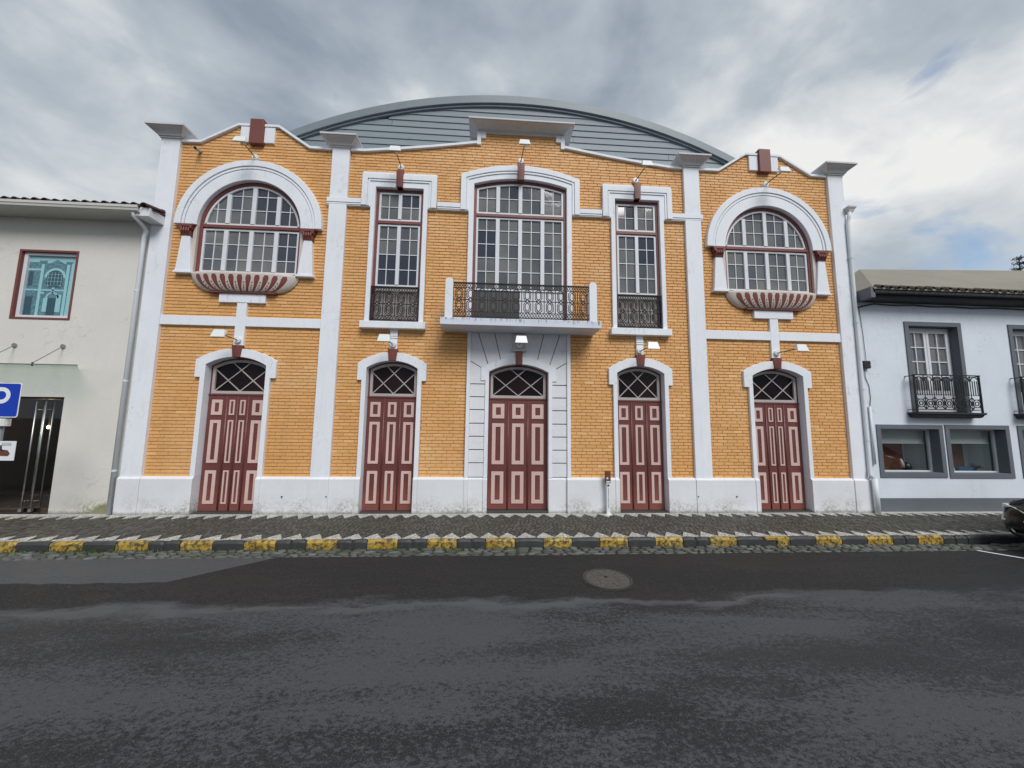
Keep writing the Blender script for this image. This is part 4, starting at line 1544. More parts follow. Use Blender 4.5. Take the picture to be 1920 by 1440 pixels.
cc = thing('security_camera', 'small grey security camera on the brick near the left cornice', 'camera', (-6.80, 0, 7.42))
MB().tube([(-6.80, .005, 7.42), (-6.80, -.03, 7.42)], .035, 12).build('mount', 'steel', cc)
MB().tube([(-6.80, -.03, 7.42), (-6.79, -.10, 7.40)], .012, 8).build('arm', 'steel', cc)
MB().tube([(-6.80, -.06, 7.415), (-6.755, -.20, 7.36)], .032, 12).build('body', 'blind_grey', cc)
MB().tube([(-6.755, -.20, 7.36), (-6.752, -.21, 7.356)], .026, 12).build('lens', 'black_plastic', cc)

# ------------------------------------------------------------------ information post by the fourth door
ip = thing('information_post', 'slim white information post with a brown top beside the fourth door', 'sign', (1.80, -.19, 0))
MB().box(1.765, 1.84, -.215, -.165, .012, .64).build('post', 'lamp_white', ip, bevel=.006)
MB().box(1.735, 1.87, -.25, -.13, .0, .014).build('foot', 'lamp_white', ip, bevel=.004)
hd = MB().box(1.745, 1.852, -.222, -.158, .62, .86).build('panel', 'wood_brown', ip, bevel=.006)
MB().box(1.758, 1.84, -.2245, -.2225, .635, .66).box(1.765, 1.80, -.2245, -.2225, .70, .735).build('print', 'poster_paper', hd)
MB().tube([(1.80, -.2145, .575), (1.80, -.2175, .575)], .024, 16).build('emblem', 'blue_print', ip)
b = MB()
rn = random.Random(4)
zz = .52
while zz > .13:
    hgt = rn.uniform(.008, .018)
    b.box(1.795 + rn.uniform(0, .003), 1.811 - rn.uniform(0, .003), -.2172, -.2152, zz - hgt, zz)
    zz -= hgt + rn.choice((.005, .005, .012))
b.build('lettering', 'grey_trim', ip)

# ================================================================== LEFT BUILDING
LB = thing('cream_building', 'cream plastered building with tiled eave, glass doors and glass canopy left of the theatre', 'building', (-11, 0, 0))
LX0, LX1 = -17.0, -7.552
def holed(x0, x1, z0, z1, holes, yf, yb, name, mat, parent):
    polys = [[(x0, z0), (x1, z0), (x1, z1), (x0, z1)]] + [[(a, c), (b_, c), (b_, d), (a, d)] for a, b_, c, d in holes]
    tris = tessellate_polygon([[Vector((x, z, 0)) for x, z in p] for p in polys])
    flat = [q for p in polys for q in p]
    n = len(flat)
    b = MB()
    b.v = [(x, yf, z) for x, z in flat] + [(x, yb, z) for x, z in flat]
    b.f = [tuple(t) for t in tris] + [tuple(n + i for i in reversed(t)) for t in tris]
    k = 0
    for p in polys:
        b.f += [(k + i, k + (i + 1) % 4, n + k + (i + 1) % 4, n + k + i) for i in range(4)]
        k += 4
    return b.build(name, mat, parent)
holed(LX0, LX1, -.05, 5.86, [(-9.99, -8.895, 3.71, 5.125), (-10.9, -8.785, -.04, 2.19)], -.01, .35, 'wall', 'cream_wall', LB)
MB().box(LX0, -7.56, .35, .36, 2.4, 5.86).box(LX0, LX0 + .2, .36, 9, -.05, 5.86).box(-7.76, -7.56, .36, 9, -.05, 5.86).box(LX0, -7.56, 9, 9.2, -.05, 5.86).build('back_walls', 'cream_wall', LB)
# window with a printed cyan film
wn_ = MB().ring([(-9.993, 3.707), (-9.993, 5.128), (-8.892, 5.128), (-8.892, 3.707)], [(-9.95, 3.745), (-9.95, 5.085), (-8.932, 5.085), (-8.932, 3.745)], .12, -.022).build('window', 'red_paint', LB, bevel=.003)
MB().ring([(-9.951, 3.744), (-9.951, 5.086), (-8.931, 5.086), (-8.931, 3.744)], [(-9.885, 3.80), (-9.885, 5.03), (-8.965, 5.03), (-8.965, 3.80)], .12, .03).build('inner_frame', 'casement_white', wn_, bevel=.003)
MB().box(-9.886, -8.964, .075, .08, 3.799, 5.031).build('pane', 'cyan', wn_)
def PX(u): return -9.885 + u * .92
def PZ(v): return 5.03 - v * 1.23
pr1, pr2, pr3 = MB(), MB(), MB()
def rect(b, u0, u1, v0, v1, y):
    b.box(PX(u0), PX(u1), y, y + .0012, PZ(v1), PZ(v0))
pr1.prism([(PX(0), PZ(1)), (PX(0), PZ(.10)), (PX(.2), PZ(.10)), (PX(.2), PZ(.07)), (PX(.36), PZ(.07)), (PX(.36), PZ(.12)), (PX(.44), PZ(.10)), (PX(.56), PZ(.05)), (PX(.68), PZ(.10)), (PX(.74), PZ(.12)), (PX(.74), PZ(.08)), (PX(.90), PZ(.08)), (PX(.86), PZ(.12)), (PX(.84), PZ(1))], .0746, .0735)
def arcp(uc, vc, r0, r1, n=20):
    po = [(PX(uc) - r1 * math.cos(math.pi * i / n), PZ(vc) + r1 * math.sin(math.pi * i / n)) for i in range(n + 1)]
    return po + [(PX(uc) - r0 * math.cos(math.pi * i / n), PZ(vc) + r0 * math.sin(math.pi * i / n)) for i in range(n, -1, -1)]
for a in ((.25, .31, .13, 1), (.77, .83, .13, 1), (.31, .77, .555, .58), (.0, .25, .21, .24), (.0, .25, .555, .58), (.38, .47, .70, .93), (.64, .74, .64, .93), (.31, .38, .6, .63), (.42, .445, .38, .50), (.66, .685, .38, .50), (.53, .57, .50, .62)):
    rect(pr2, *a, .0722)
pr2.prism(arcp(.555, .355, .155, .20), .0734, .0722)
pr2.prism(arcp(.555, .70, .095, .125), .0734, .0722)
pr3.prism(arcp(.555, .355, .0, .15)[:21] + [(PX(.555) + .15, PZ(.48)), (PX(.555) - .15, PZ(.48))], .0721, .071)
for a in ((.03, .11, .26, .50), (.47, .64, .70, 1), (.02, .16, .68, 1), (.44, .68, .495, .52)):
    q3 = MB()
    rect(q3, *a, .071)
    q3.build('printed_drawing', 'teal_dark', wn_)
pr1.build('printed_drawing', 'teal', wn_)
pr2.build('printed_drawing', 'cyan', wn_)
pr3.build('printed_drawing', 'teal_dark', wn_)
for k in range(5):
    MB().box(PX(.42 + k * .068) - .003, PX(.42 + k * .068) + .003, .0698, .0708, PZ(.48), PZ(.26)).build('printed_drawing', 'cyan', wn_)
for v in (.30, .36, .42):
    MB().box(PX(.40), PX(.71), .0684, .0695, PZ(v) - .003, PZ(v) + .003).build('printed_drawing', 'cyan', wn_)
# eave, gutter, tiles, downpipe
MB().box(LX0, -7.50, -.34, .0, 5.80, 5.86).build('soffit', 'pipe_cream', LB)
MB().box(-7.552, -7.30, -.40, -.075, 5.72, 5.90).build('eave_end', 'plinth_paint', LB, bevel=.006)
gu = MB()
pr_ = [(-.345, 5.90), (-.345, 5.80), (-.36, 5.782), (-.43, 5.782), (-.462, 5.80), (-.47, 5.845), (-.48, 5.85), (-.48, 5.90), (-.47, 5.905), (-.46, 5.89), (-.45, 5.83), (-.43, 5.80), (-.36, 5.80)]
gu.v = [(x, y, z) for x in (LX0, -7.46) for y, z in pr_]
k = len(pr_)
gu.f = [(i, (i + 1) % k, k + (i + 1) % k, k + i) for i in range(k)] + [tuple(range(k)), tuple(range(2 * k - 1, k - 1, -1))]
gu.build('gutter_pipe', 'pipe_cream', LB)
rf = MB().add([(LX0, -.36, 5.885), (-7.27, -.36, 5.885), (-7.56, 4, 6.9), (LX0, 4, 6.9), (LX0, -.36, 5.862), (-7.27, -.36, 5.862), (-7.56, 4, 6.85), (LX0, 4, 6.85)], [(0, 1, 2, 3), (4, 7, 6, 5), (0, 4, 5, 1), (1, 5, 6, 2), (2, 6, 7, 3), (3, 7, 4, 0)]).build('roof', 'tile_dark', LB)
def tile_mesh(L, r, slope, mat):
    b = MB()
    n = 8
    for j, y in enumerate((0, L)):
        for rr in (r, r - .014):
            b.v += [(rr * (1 - .12 * j) * math.cos(math.pi * i / n), y, rr * (1 - .12 * j) * math.sin(math.pi * i / n) + y * slope) for i in range(n + 1)]
    k = n + 1
    for i in range(n):
        b.f += [(i, i + 1, 2 * k + i + 1, 2 * k + i), (k + i, 3 * k + i, 3 * k + i + 1, k + i + 1), (i, k + i, k + i + 1, i + 1)]
    return b.mesh('tile', mat, False)
t1 = tile_mesh(.42, .068, .235, 'tile_dark')
x = -7.36
while x > -10.9:
    link('tile', t1, rf, (x, -.475 + random.uniform(-.008, .008), 5.892 + random.uniform(-.004, .004)))
    link('tile', t1, rf, (x, -.10, 5.985))
    x -= .178
lp = MB().tube([(-7.58, -.40, 5.79), (-7.59, -.38, 5.72), (-7.56, -.22, 5.62), (-7.555, -.14, 5.55), (-7.60, -.12, 5.44), (-7.615, -.105, 5.3), (-7.63, -.105, .02)], .036, 10).build('downpipe', 'pipe_white', LB, True)
for z in (4.3, 2.5, .8):
    MB().tube([(-7.628, -.105, z), (-7.628, -.105, z + .03)], .043, 10).build('bracket', 'pipe_white', lp)
# glass canopy hung on rods
cn = MB()
cn.v = [(x, y, z) for z in (2.735, 2.749) for x, y in ((-13, -.56), (-8.04, -.56), (-8.10, -.50), (-8.62, .01), (-13, .01))]
cn.f = [(4, 3, 2, 1, 0), (5, 6, 7, 8, 9)] + [(i, (i + 1) % 5, 5 + (i + 1) % 5, 5 + i) for i in range(5)]
cn = cn.build('canopy', 'canopy_glass', LB)
MB().box(-13, -8.04, -.566, -.5605, 2.732, 2.752).build('canopy_edge', 'grey_trim', cn)
for x in (-8.93, -9.807, -10.7):
    MB().tube([(x, .0, 3.18), (x, -.035, 3.18)], .042, 16).build('rod_plate', 'steel', cn)
    MB().tube([(x, -.03, 3.17), (x + .06, -.5, 2.775)], .008, 8).build('rod', 'steel', cn)
    MB().tube([(x + .06, -.5, 2.72), (x + .06, -.5, 2.785)], .014, 8).build('clamp', 'black_plastic', cn)
# glass doors with long steel bars, a dark lobby behind
dl = MB().box(-10.9, -8.79, .10, .14, 2.15, 2.19).box(-8.815, -8.787, .09, .15, .0, 2.15).box(-10.9, -8.79, -.005, .35, -.04, .02).build('glass_door', 'black_plastic', LB)
for a, b_ in ((-9.262, -8.816), (-9.95, -9.27)):
    MB().box(a, b_, .115, .125, .03, 2.148).build('leaf', 'clear_glass', dl)
for x, y in ((-9.335, .055), (-9.165, .055), (-9.335, .185), (-9.165, .185)):
    h = MB().tube([(x, y, .08), (x, y, 2.11)], .0125, 10)
    for z in (.22, 1.95):
        h.tube([(x, y, z), (x, .12, z)], .008, 8)
    h.build('handle', 'steel', dl, True)
    MB().box(x - .03, x + .03, min(y, .1) - .02, .115 if y < .1 else y, .03, .09).build('patch_fitting', 'steel', dl)
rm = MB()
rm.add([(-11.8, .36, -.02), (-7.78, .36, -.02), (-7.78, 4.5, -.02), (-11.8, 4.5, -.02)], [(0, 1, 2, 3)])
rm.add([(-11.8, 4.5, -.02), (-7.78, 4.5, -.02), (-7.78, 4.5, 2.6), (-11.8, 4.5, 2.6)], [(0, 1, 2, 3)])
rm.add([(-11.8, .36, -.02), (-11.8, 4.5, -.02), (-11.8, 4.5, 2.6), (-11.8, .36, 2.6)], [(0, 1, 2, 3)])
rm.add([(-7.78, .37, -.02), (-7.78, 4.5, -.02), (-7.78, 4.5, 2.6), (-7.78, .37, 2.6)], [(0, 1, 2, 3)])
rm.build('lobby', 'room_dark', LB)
MB().box(-11.8, -7.78, .37, 4.5, 2.35, 2.45).box(-11.79, -7.79, 4.3, 4.49, 1.2, 2.35).build('lobby_ceiling', 'room_red', LB)
bu = thing('pendant_lamp', 'small warm bulb glowing inside behind the glass doors', 'lamp', (-10.35, 1.2, 1.58))
MB().tube([(-10.35, 1.2, 1.62), (-10.35, 1.2, 2.35)], .005, 6).build('cord', 'black_plastic', bu)
MB().tube([(-10.35, 1.2, 1.545), (-10.35, 1.2, 1.56), (-10.35, 1.2, 1.59), (-10.35, 1.2, 1.62)], [.008, .024, .024, .010], 10).build('bulb', 'bulb', bu, True)
ld = bpy.data.lights.new('bulb_light', 'POINT')
ld.energy = 22
ld.color = (1, .6, .3)
ld.shadow_soft_size = .03
lo_ = bpy.data.objects.new('bulb_light', ld)
col.objects.link(lo_)
lo_.parent = bu
lo_.location = (0, -.06, 0)
cu = thing('lobby_counter', 'dark counter standing inside behind the glass doors', 'counter', (-9.9, 2.6, 0))
MB().box(-11.2, -8.6, 2.4, 3.0, -.02, .95).build('body', 'room_dark', cu, bevel=.01)
MB().box(-11.25, -8.55, 2.35, 3.05, .951, .99).build('worktop', 'grey_trim', cu, bevel=.006)
for z in (1.35, 1.65):
    MB().box(-11.0, -8.7, 3.9, 4.2, z, z + .03).build('shelf', 'grey_trim', cu)

# ------------------------------------------------------------------ parking sign at the left edge
ps = thing('parking_sign', 'blue square parking sign with a white P on a grey pole at the left edge', 'sign', (-8.05, -1.45, 0))
MB().tube([(-8.05, -1.45, -.01), (-8.05, -1.45, 2.33)], .036, 14).build('pole', 'zinc', ps, True)
MB().tube([(-8.05, -1.45, 1.655), (-8.05, -1.45, 1.77)], .088, 16).build('collar', 'lamp_white', ps, bevel=.006)
def rrect(cx, cz, hw, hh, r, n=6):
    out = []
    for sx, sz, a0 in ((1, -1, -90), (1, 1, 0), (-1, 1, 90), (-1, -1, 180)):
        for i in range(n + 1):
            a = R(a0 + 90 * i / n)
            out.append((cx + sx * (hw - r) + r * math.cos(a), cz + sz * (hh - r) + r * math.sin(a)))
    return out
SX, SZ = -8.05, 2.055
pl = MB().prism(rrect(SX, SZ, .265, .265, .035), -1.492, -1.497).build('plate', 'sign_white', ps)
MB().prism(rrect(SX, SZ, .252, .252, .028), -1.4965, -1.4985).build('blue_field', 'sign_blue', pl)
LP = MB().box(SX - .155, SX - .092, -1.4995, -1.4985, SZ - .185, SZ + .195)
arc = lambda r: [(SX + .0 + r * math.cos(R(90 - 180 * i / 20)), SZ + .07 + r * math.sin(R(90 - 180 * i / 20))) for i in range(21)]
outer = [(SX - .0921, SZ + .195)] + arc(.125) + [(SX - .0921, SZ - .055)]
inner = [(SX - .0921, SZ + .005)] + list(reversed(arc(.065))) + [(SX - .0921, SZ + .135)]
LP.prism(outer + inner, -1.4985, -1.4995)
LP.build('letter', 'sign_white', pl)
po = thing('poster', 'white landscape poster with a brown picture strapped to the parking sign pole', 'poster', (-8.05, -1.50, 1.15))
sheet = MB().box(-8.36, -7.735, -1.502, -1.497, 1.145, 1.435).build('sheet', 'poster_paper', po)
b = MB()
b.prism([(-8.2, 1.22), (-8.2, 1.36), (-8.02, 1.38), (-7.95, 1.31), (-7.90, 1.305), (-7.84, 1.30), (-7.80, 1.25), (-7.82, 1.21)], -1.5022, -1.5034)
b.build('picture', 'wood_brown', sheet)
MB().prism([(-7.945, 1.30), (-7.955, 1.37), (-7.93, 1.375), (-7.92, 1.315), (-7.88, 1.29), (-7.90, 1.28)], -1.5036, -1.5046).build('picture', 'navy_panel', sheet)
b = MB()
rn = random.Random(2)
for rw in range(3):
    x = -7.93
    while x < -7.80:
        w = rn.uniform(.006, .016)
        b.box(x, x + w, -1.5032, -1.5022, 1.40 - rw * .018, 1.408 - rw * .018)
        x += w + .005
b.build('small_print', 'grey_trim', sheet)

# ================================================================== RIGHT BUILDING
RB = thing('white_house', 'white rendered house with grey window surrounds and iron balconies right of the theatre', 'house', (11, 0, 0))
RX1 = 19.0
fw = [(8.87, 10.07, 2.14, 4.105), (11.45, 12.65, 2.14, 4.105), (14.0, 15.2, 2.14, 4.105)]
sw = [(7.965, 9.335, .82, 1.765), (9.59, 10.945, .81, 1.775), (11.35, 12.7, .81, 1.775)]
holed(7.56, RX1, -.05, 4.75, [(a - .01, b_ + .01, c - .01, d + .01) for a, b_, c, d in fw + sw], 0, .30, 'wall', 'house_wall', RB)
MB().box(7.56, 7.7, .31, 8, -.05, 4.7).box(RX1 - .2, RX1, .31, 8, -.05, 4.7).box(7.56, RX1, 8, 8.2, -.05, 4.7).build('back_walls', 'house_wall', RB)
MB().box(7.722, RX1, -.018, .02, -.05, .285).build('plinth', 'grey_trim', RB, bevel=.004)
for i, (a, b_, c, d) in enumerate(fw):
    MB().ring([(a - .095, c), (a - .095, d + .095), (b_ + .095, d + .095), (b_ + .095, c)], [(a, c + .001), (a, d), (b_, d), (b_, c + .001)], .29, -.022).build('window_surround', 'grey_trim', RB, bevel=.004)
    cx = (a + b_) / 2
    w = MB().ring([(a + .0, c + .02), (a + .0, d - .002), (b_ - .0, d - .002), (b_ - .0, c + .02)], [(a + .06, c + .08), (a + .06, d - .06), (b_ - .06, d - .06), (b_ - .06, c + .08)], .22, .15).build('french_window', 'casement_white', RB, bevel=.004)
    for s in (-1, 1):
        x0, x1 = sorted((cx + s * .005, cx + s * (b_ - a - .12) / 2))
        MB().ring([(x0, c + .08), (x0, d - .06), (x1, d - .06), (x1, c + .08)], [(x0 + .06, c + .5), (x0 + .06, d - .13), (x1 - .06, d - .13), (x1 - .06, c + .5)], .19, .135).build('casement_frame', 'casement_white', w, bevel=.004)
        MB().box(x0 + .059, x1 - .059, .16, .18, c + .08, c + .501).build('kick_panel', 'casement_white', w)
        mxx = (x0 + x1) / 2
        bb = MB().box(mxx - .011, mxx + .011, .142, .17, c + .5, d - .13)
        zz = [c + .5 + (d - .13 - c - .5) * q / 4 for q in range(5)]
        for q in zz[1:-1]:
            bb.box(x0 + .06, x1 - .06, .144, .168, q - .011, q + .011)
        bb.build('glazing_bar', 'casement_white', w)
        for xa, xb in ((x0 + .06, mxx - .011), (mxx + .011, x1 - .06)):
            for za, zb in zip(zz, zz[1:]):
                me = MB().prism([(-(xb - xa) / 2, -(zb - za) / 2), (-(xb - xa) / 2, (zb - za) / 2), ((xb - xa) / 2, (zb - za) / 2), ((xb - xa) / 2, -(zb - za) / 2)], .003, 0).mesh('pane', 'pane')
                link('pane', me, w, ((xa + xb) / 2, .165, (za + zb) / 2), (random.uniform(-.02, .02), 0, random.uniform(-.02, .02)))
    # iron balcony
    x0, x1 = cx - .79, cx + .75
    bl = MB().rings([(.0, 2.02), (.03, 2.035), (.05, 2.08), (.075, 2.10), (.075, 2.135)], (x0 + x1) / 2, -.14, -.0, (x1 - x0) / 2 - .04).build('balcony', 'eave_dark', RB)
    yf = -.17
    rl = MB().box(x0 - .02, x1 + .02, yf - .02, yf + .02, 2.945, 2.965).box(x0, x1, yf - .008, yf + .008, 2.19, 2.204)
    for xx in (x0, x1):
        rl.box(xx - .014, xx + .014, yf - .014, yf + .014, 2.136, 2.945).box(xx - .012, xx + .012, yf, .01, 2.93, 2.945).box(xx - .01, xx + .01, yf, .01, 2.19, 2.204)
    rl = rl.build('railing', 'green_iron', bl)
    n = 7
    wq = (x1 - x0) / n
    mod = MB()
    h0, h1 = 2.204, 2.945
    for q in (0, .25, .5, .75):
        mod.bar((q * wq, h0 + (.30 if q else 0) - h0), (q * wq, h1 - h0 - (.11 if q else .0)), .012, .005, -.005)
    def circ(cx_, cz_, r_, n_=14, a0=0, a1=360):
        P_ = [(cx_ + r_ * math.cos(R(a0 + (a1 - a0) * k_ / n_)), cz_ + r_ * math.sin(R(a0 + (a1 - a0) * k_ / n_))) for k_ in range(n_ + 1)]
        for p, q in zip(P_, P_[1:]):
            mod.bar(p, q, .015, .006, -.006)
    circ(wq / 2, .13, wq * .40)
    circ(wq / 2, .13, wq * .20)
    circ(wq / 2, .62, wq * .42, 10, 0, 180)
    mod.bar((.0, .32), (wq, .32), .010, .0045, -.0045)
    mod.bar((.0, .26), (wq * .3, .20), .014, .0055, -.0055).bar((wq, .26), (wq * .7, .20), .014, .0055, -.0055)
    mod.bar((.0, .0), (wq * .25, .06), .014, .0055, -.0055).bar((wq, .0), (wq * .75, .06), .014, .0055, -.0055)
    me = mod.mesh('baluster_panel', 'green_iron')
    for k in range(n):
        link('baluster_panel', me, rl, (x0 + k * wq, yf, h0))
for i, (a, b_, c, d) in enumerate(sw):
    MB().ring([(a - .10, c - .105), (a - .10, d + .095), (b_ + .10, d + .095), (b_ + .10, c - .105)], [(a, c), (a, d), (b_, d), (b_, c)], .29, -.020).build('window_surround', 'grey_trim', RB, bevel=.004)
    w = MB().ring([(a + .0, c + .0), (a + .0, d - .0), (b_ - .0, d - .0), (b_ - .0, c + .0)], [(a + .035, c + .03), (a + .035, d - .03), (b_ - .035, d - .03), (b_ - .035, c + .03)], .22, .17).build('shop_window', 'room_white', RB)
    MB().box(a + .034, b_ - .034, .19, .196, c + .029, d - .029).build('pane', 'clear_glass', w)
    bx = MB()
    e_ = .012
    bx.box(a - .06, b_ + .06, .305, .70, c - .05, c - e_)
    bx.box(b_ + .015, b_ + .055, .305, .70, c - e_ + .001, d + .1)
    bx.box(a - .06, a - .02, .305, .70, c - e_ + .001, d + .1)
    bx.box(a - .06, b_ + .055, .701, .74, c - .05, d + .1)
    bx.build('display_box', 'room_white', w)
    MB().box(a + .04, b_ - .04, .27, .28, d - .30, d + .06).box(a + .04, b_ - .04, .255, .29, d - .33, d - .30).build('roller_blind', 'blind_grey', w)
    MB().box(a + (.62 if i else .52), a + (1.15 if i else 1.22), .62, .66, c - .01, d - .05).build('back_board', 'wood_brown' if i else 'room_red', w)
# goods in the two shop windows
def drape():
    b = MB()
    N = 16
    for i in range(N + 1):
        for j in range(9):
            u, v = i / N, j / 8
            x = 8.22 + u * .62
            b.v.append((x, .42 + .03 * math.sin(u * 14 + v * 3) + .10 * v, .835 + (.50 - .34 * u ** 1.4) * (1 - v) ** 1.2 + .02 * math.sin(u * 9)))
    b.f = [(i * 9 + j, i * 9 + j + 1, (i + 1) * 9 + j + 1, (i + 1) * 9 + j) for i in range(N) for j in range(8)]
    o = b.build('cloth', 'wood_brown', None, True)
    sol = o.modifiers.new('solid', 'SOLIDIFY')
    sol.thickness = .01
    tag(o, 'brown cloth heaped in the left shop window', 'cloth')
drape()
it = thing('ornament', 'dark rounded ornament on a tray in the left shop window', 'ornament', (9.0, .42, .82))
MB().tube([(9.0, .42, .835), (9.0, .42, .86), (9.0, .42, .95), (9.0, .42, 1.0)], [.05, .10, .09, .03], 12).build('bowl', 'black_plastic', it, True)
MB().tube([(8.93, .42, .88), (8.88, .42, 1.08)], [.05, .02], 10).build('stem', 'pink_paint', it, True)
MB().box(8.78, 9.24, .32, .54, .81, .834).build('tray', 'grey_trim', it)
it = thing('box', 'flat blue box lying in the right shop window', 'box', (10.36, .4, .80))
MB().box(10.18, 10.54, .32, .54, .80, .86).build('lower_half', 'blue_print', it, bevel=.006)
MB().box(10.175, 10.545, .315, .545, .861, .90).build('lid', 'blue_print', it, bevel=.006)
it = thing('figurine', 'pale silver figurine standing in the right shop window', 'figurine', (10.08, .4, .80))
MB().tube([(10.08, .4, .80), (10.08, .4, .86), (10.08, .4, .93), (10.08, .4, 1.0), (10.08, .4, 1.03)], [.06, .065, .035, .05, .02], 12).build('body', 'silver', it, True)
MB().tube([(10.08, .4, 1.02), (10.08, .4, 1.05), (10.08, .4, 1.10), (10.08, .4, 1.12)], [.02, .045, .045, .015], 12).build('head', 'silver', it, True)
it = thing('dried_plant', 'dark spiky dried plant beside the blue box in the right shop window', 'plant', (10.66, .4, .80))
MB().tube([(10.66, .4, .80), (10.66, .4, .88)], [.05, .04], 10).build('pot', 'black_plastic', it)
b = MB()
rn = random.Random(9)
for k in range(40):
    a, el = rn.random() * 6.28, rn.uniform(.1, 1.2)
    L = rn.uniform(.09, .17)
    q = Vector((10.66, .4, .88)) + Vector((math.cos(a) * math.cos(el), math.sin(a) * math.cos(el), math.sin(el))) * L
    b.tube([(10.66, .4, .87), q], [.006, .003], 4)
b.build('twigs', 'dark_stone', it)
# eave, tiles, roof slope, cables, meter box
MB().box(7.66, RX1, -.30, .01, 4.622, 4.70).box(7.655, RX1, -.40, .01, 4.70, 4.775).build('eave', 'eave_dark', RB, bevel=.01)
MB().box(7.60, 7.70, -.40, .1, 4.60, 4.83).build('eave_end', 'grey_trim', RB)
rf2 = MB().add([(7.66, -.42, 4.805), (RX1, -.42, 4.805), (RX1, .55, 6.0), (9.24, 1.24, 6.0), (7.66, 1.3, 5.0), (7.66, -.42, 4.777), (RX1, -.42, 4.777), (RX1, 3.0, 4.78), (7.66, 3.0, 4.78)],
               [(0, 1, 2, 3), (0, 3, 4), (5, 8, 7, 6), (0, 5, 6, 1)]).build('roof', 'roof_beige', RB)
t2 = tile_mesh(.13, .066, .55, 'tile_brown')
x = 7.80
while x < 12.6:
    link('tile', t2, rf2, (x, -.475 + random.uniform(-.01, .01), 4.782 + random.uniform(-.006, .006)))
    x += .196
b = MB()
cp = [(7.63, 4.50), (8.08, 4.605), (8.5, 4.585), (9.04, 4.605), (9.5, 4.582), (9.97, 4.595), (10.5, 4.578), (11.05, 4.60), (12, 4.58), (13, 4.60)]
b.tube([(x, -.03, z - .02) for x, z in cp], .014, 6)
b.build('cable', 'black_plastic', RB, True)
mb = MB().box(7.65, 7.815, -.075, .0, 3.09, 3.26).build('meter_box', 'black_plastic', RB, bevel=.012, seg=2)
MB().tube([(7.77, -.02, 3.26), (7.76, -.012, 3.9), (7.72, -.012, 4.5)], .005, 5).tube([(7.70, -.03, 3.09), (7.72, -.012, 2.9), (7.79, -.012, 2.7), (7.80, -.012, 2.45), (7.76, -.012, 2.2)], .006, 5).build('wire', 'black_plastic', mb)
MB().tube([(7.74, -.03, 2.25), (7.74, -.03, 1.0)], .022, 8).build('conduit', 'pipe_white', RB, True)
bf = MB().box(9.2, 10.9, .3, .34, 2.0, 4.3).build('inner_wall', 'room_dark', RB)

# ------------------------------------------------------------------ parked car at the right edge
car = thing('parked_car', 'black car parked at the kerb, its front just showing at the right edge', 'car', (10.2, -2.65, -.12))
CX, CY, CZ = 7.74, -2.66, -.12
def carpt(x, y, z): return (CX + x, CY + y, CZ + z)
st = [  # x, half width, lower z, belt z, hood/top z
    (0.00, .66, .30, .52, .60), (.05, .76, .24, .58, .67), (.16, .82, .20, .66, .745), (.40, .85, .19, .74, .80), (.80, .85, .18, .82, .88), (1.15, .86, .18, .88, .94),
    (1.6, .86, .18, .92, .96), (2.4, .86, .18, .93, .96), (3.3, .86, .18, .94, .97), (3.75, .83, .20, .92, .96), (3.92, .76, .28, .86, .90), (3.98, .68, .36, .70, .74)]
b = MB()
K = 12
for x, w, zl, zb, zt_ in st:
    half = [(0, zl), (w * .85, zl), (w * .97, zl + .06), (w, (zl + zb) / 2), (w * .985, zb), (w * .86, zt_ - .02), (w * .5, zt_), ]
    pts = [(-y, z) for y, z in half[1:][::-1]] + half
    pts = half + [(-y, z) for y, z in reversed(half[1:])] + [(0, zt_ + .005)]
    ring_ = half + [(0, zt_ + .01)] + [(-y, z) for y, z in reversed(half[1:])]
    b.v += [carpt(x, y, z) for y, z in ring_]
m_ = 14
for i in range(len(st) - 1):
    for k in range(m_):
        a, c = i * m_ + k, i * m_ + (k + 1) % m_
        b.f.append((a, c, c + m_, a + m_))
b.f += [tuple(range(m_)), tuple((len(st) - 1) * m_ + k for k in reversed(range(m_)))]
body = b.build('body', 'car', car, True)
b = MB()
cs = [(1.15, .70, .94), (1.75, .62, 1.40), (2.2, .60, 1.46), (3.1, .58, 1.42), (3.75, .66, .98)]
for x, w, z in cs:
    b.v += [carpt(x, -w, z), carpt(x, w, z), carpt(x, .80, .94), carpt(x, -.80, .94)]
for i in range(len(cs) - 1):
    for k in range(4):
        a, c = 4 * i + k, 4 * i + (k + 1) % 4
        b.f.append((a, c, c + 4, a + 4))
b.f += [(0, 1, 2, 3), (19, 18, 17, 16)]
b.build('cabin', 'pane_dark', car, bevel=.03, seg=2)
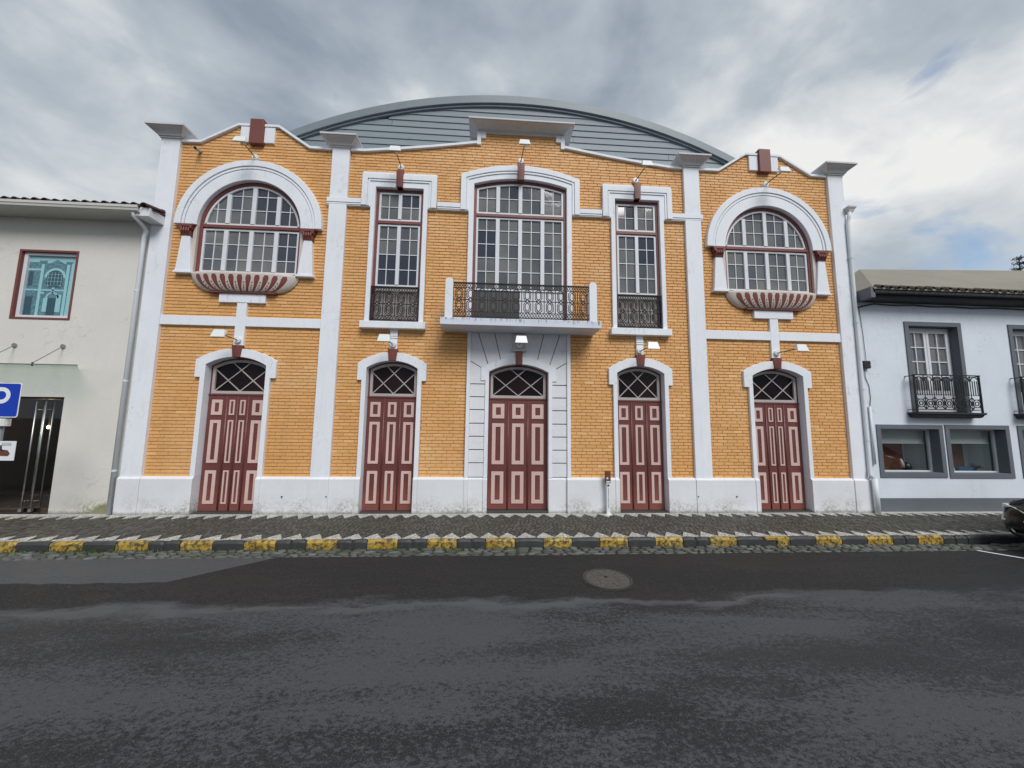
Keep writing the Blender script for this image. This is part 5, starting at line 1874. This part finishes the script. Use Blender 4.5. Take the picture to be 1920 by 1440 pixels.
for s in (-1, 1):
    hl = MB()
    P0 = [(.0, .42, .47), (.01, .44, .60), (.07, .62, .67), (.16, .80, .70), (.30, .845, .70), (.20, .84, .56), (.05, .775, .45)]
    hl.v = [carpt(x - .012, s * (y + .012), z + .0) for x, y, z in P0] + [carpt(x + .10, s * (y - .1), z - .01) for x, y, z in P0]
    hl.f = [tuple(range(7)), tuple(range(13, 6, -1))] + [(i, (i + 1) % 7, 7 + (i + 1) % 7, 7 + i) for i in range(7)]
    hl.build('headlight', 'headlight', car, bevel=.008, seg=2)
    MB().tube([carpt(.055, s * .62, .33), carpt(.02, s * .61, .33)], .045, 14).build('fog_lamp', 'headlight', car)
    for xw in (.72, 3.22):
        wh = MB().tube([carpt(xw, s * .68, .30), carpt(xw, s * .865, .30)], .30, 24).build('wheel', 'rubber', car, bevel=.02, seg=2)
        MB().tube([carpt(xw, s * .80, .30), carpt(xw, s * .872, .30)], .19, 20).build('rim', 'steel', wh, bevel=.01)
    MB().box(CX + 1.35, CX + 1.5, CY + s * .88 - .07, CY + s * .88 + .07, CZ + .96, CZ + 1.08).build('mirror', 'car', car, bevel=.03, seg=3)
MB().box(CX - .02, CX + .04, CY - .42, CY + .42, CZ + .37, CZ + .47).build('grille', 'black_plastic', car, bevel=.01)
MB().box(CX - .035, CX - .019, CY - .26, CY + .26, CZ + .34, CZ + .45).build('number_plate', 'sign_white', car)
MB().box(CX - .03, CX + .06, CY - .60, CY + .60, CZ + .255, CZ + .30).build('bumper_lip', 'black_plastic', car, bevel=.012, seg=2)

# ------------------------------------------------------------------ tree tip behind the right roof
tr = thing('norfolk_pine', 'dark pine whose tip shows above the beige roof at the right', 'tree', (32.0, 12.0, -.2))
MB().tube([(32, 12, -.2), (32, 12.05, 5), (31.95, 12, 10), (31.95, 12, 12.3)], [.28, .2, .09, .02], 8).build('trunk', 'bark', tr, True)
b, lf = MB(), MB()
rn = random.Random(17)
z = 3.0
while z < 12.3:
    rad = max(.18, (12.6 - z) * .36)
    for k in range(6):
        a = rn.random() * 6.28
        L = rad * rn.uniform(.75, 1.1)
        p0 = Vector((31.95, 12, z))
        dirv = Vector((math.cos(a), math.sin(a), rn.uniform(.15, .45)))
        p1 = p0 + dirv * L
        b.tube([p0, (p0 + p1) / 2 + Vector((0, 0, -.04 * L)), p1], [.03, .02, .008], 5)
        for q in range(int(34 * max(.5, L))):
            t = rn.uniform(.35, 1.05)
            c = p0 + dirv * L * t + Vector((rn.gauss(0, .07), rn.gauss(0, .07), rn.gauss(.02, .06)))
            u = Vector((rn.gauss(0, 1), rn.gauss(0, 1), rn.gauss(.4, 1))).normalized() * rn.uniform(.06, .13)
            v = Vector((rn.gauss(0, 1), rn.gauss(0, 1), rn.gauss(0, 1))).normalized() * .025
            lf.add([c - v, c + u, c + v, c - u * .3], [(0, 1, 2, 3)])
    z += rn.uniform(.28, .42)
b.build('limb', 'bark', tr, True)
lf.build('crown', 'needles', tr)
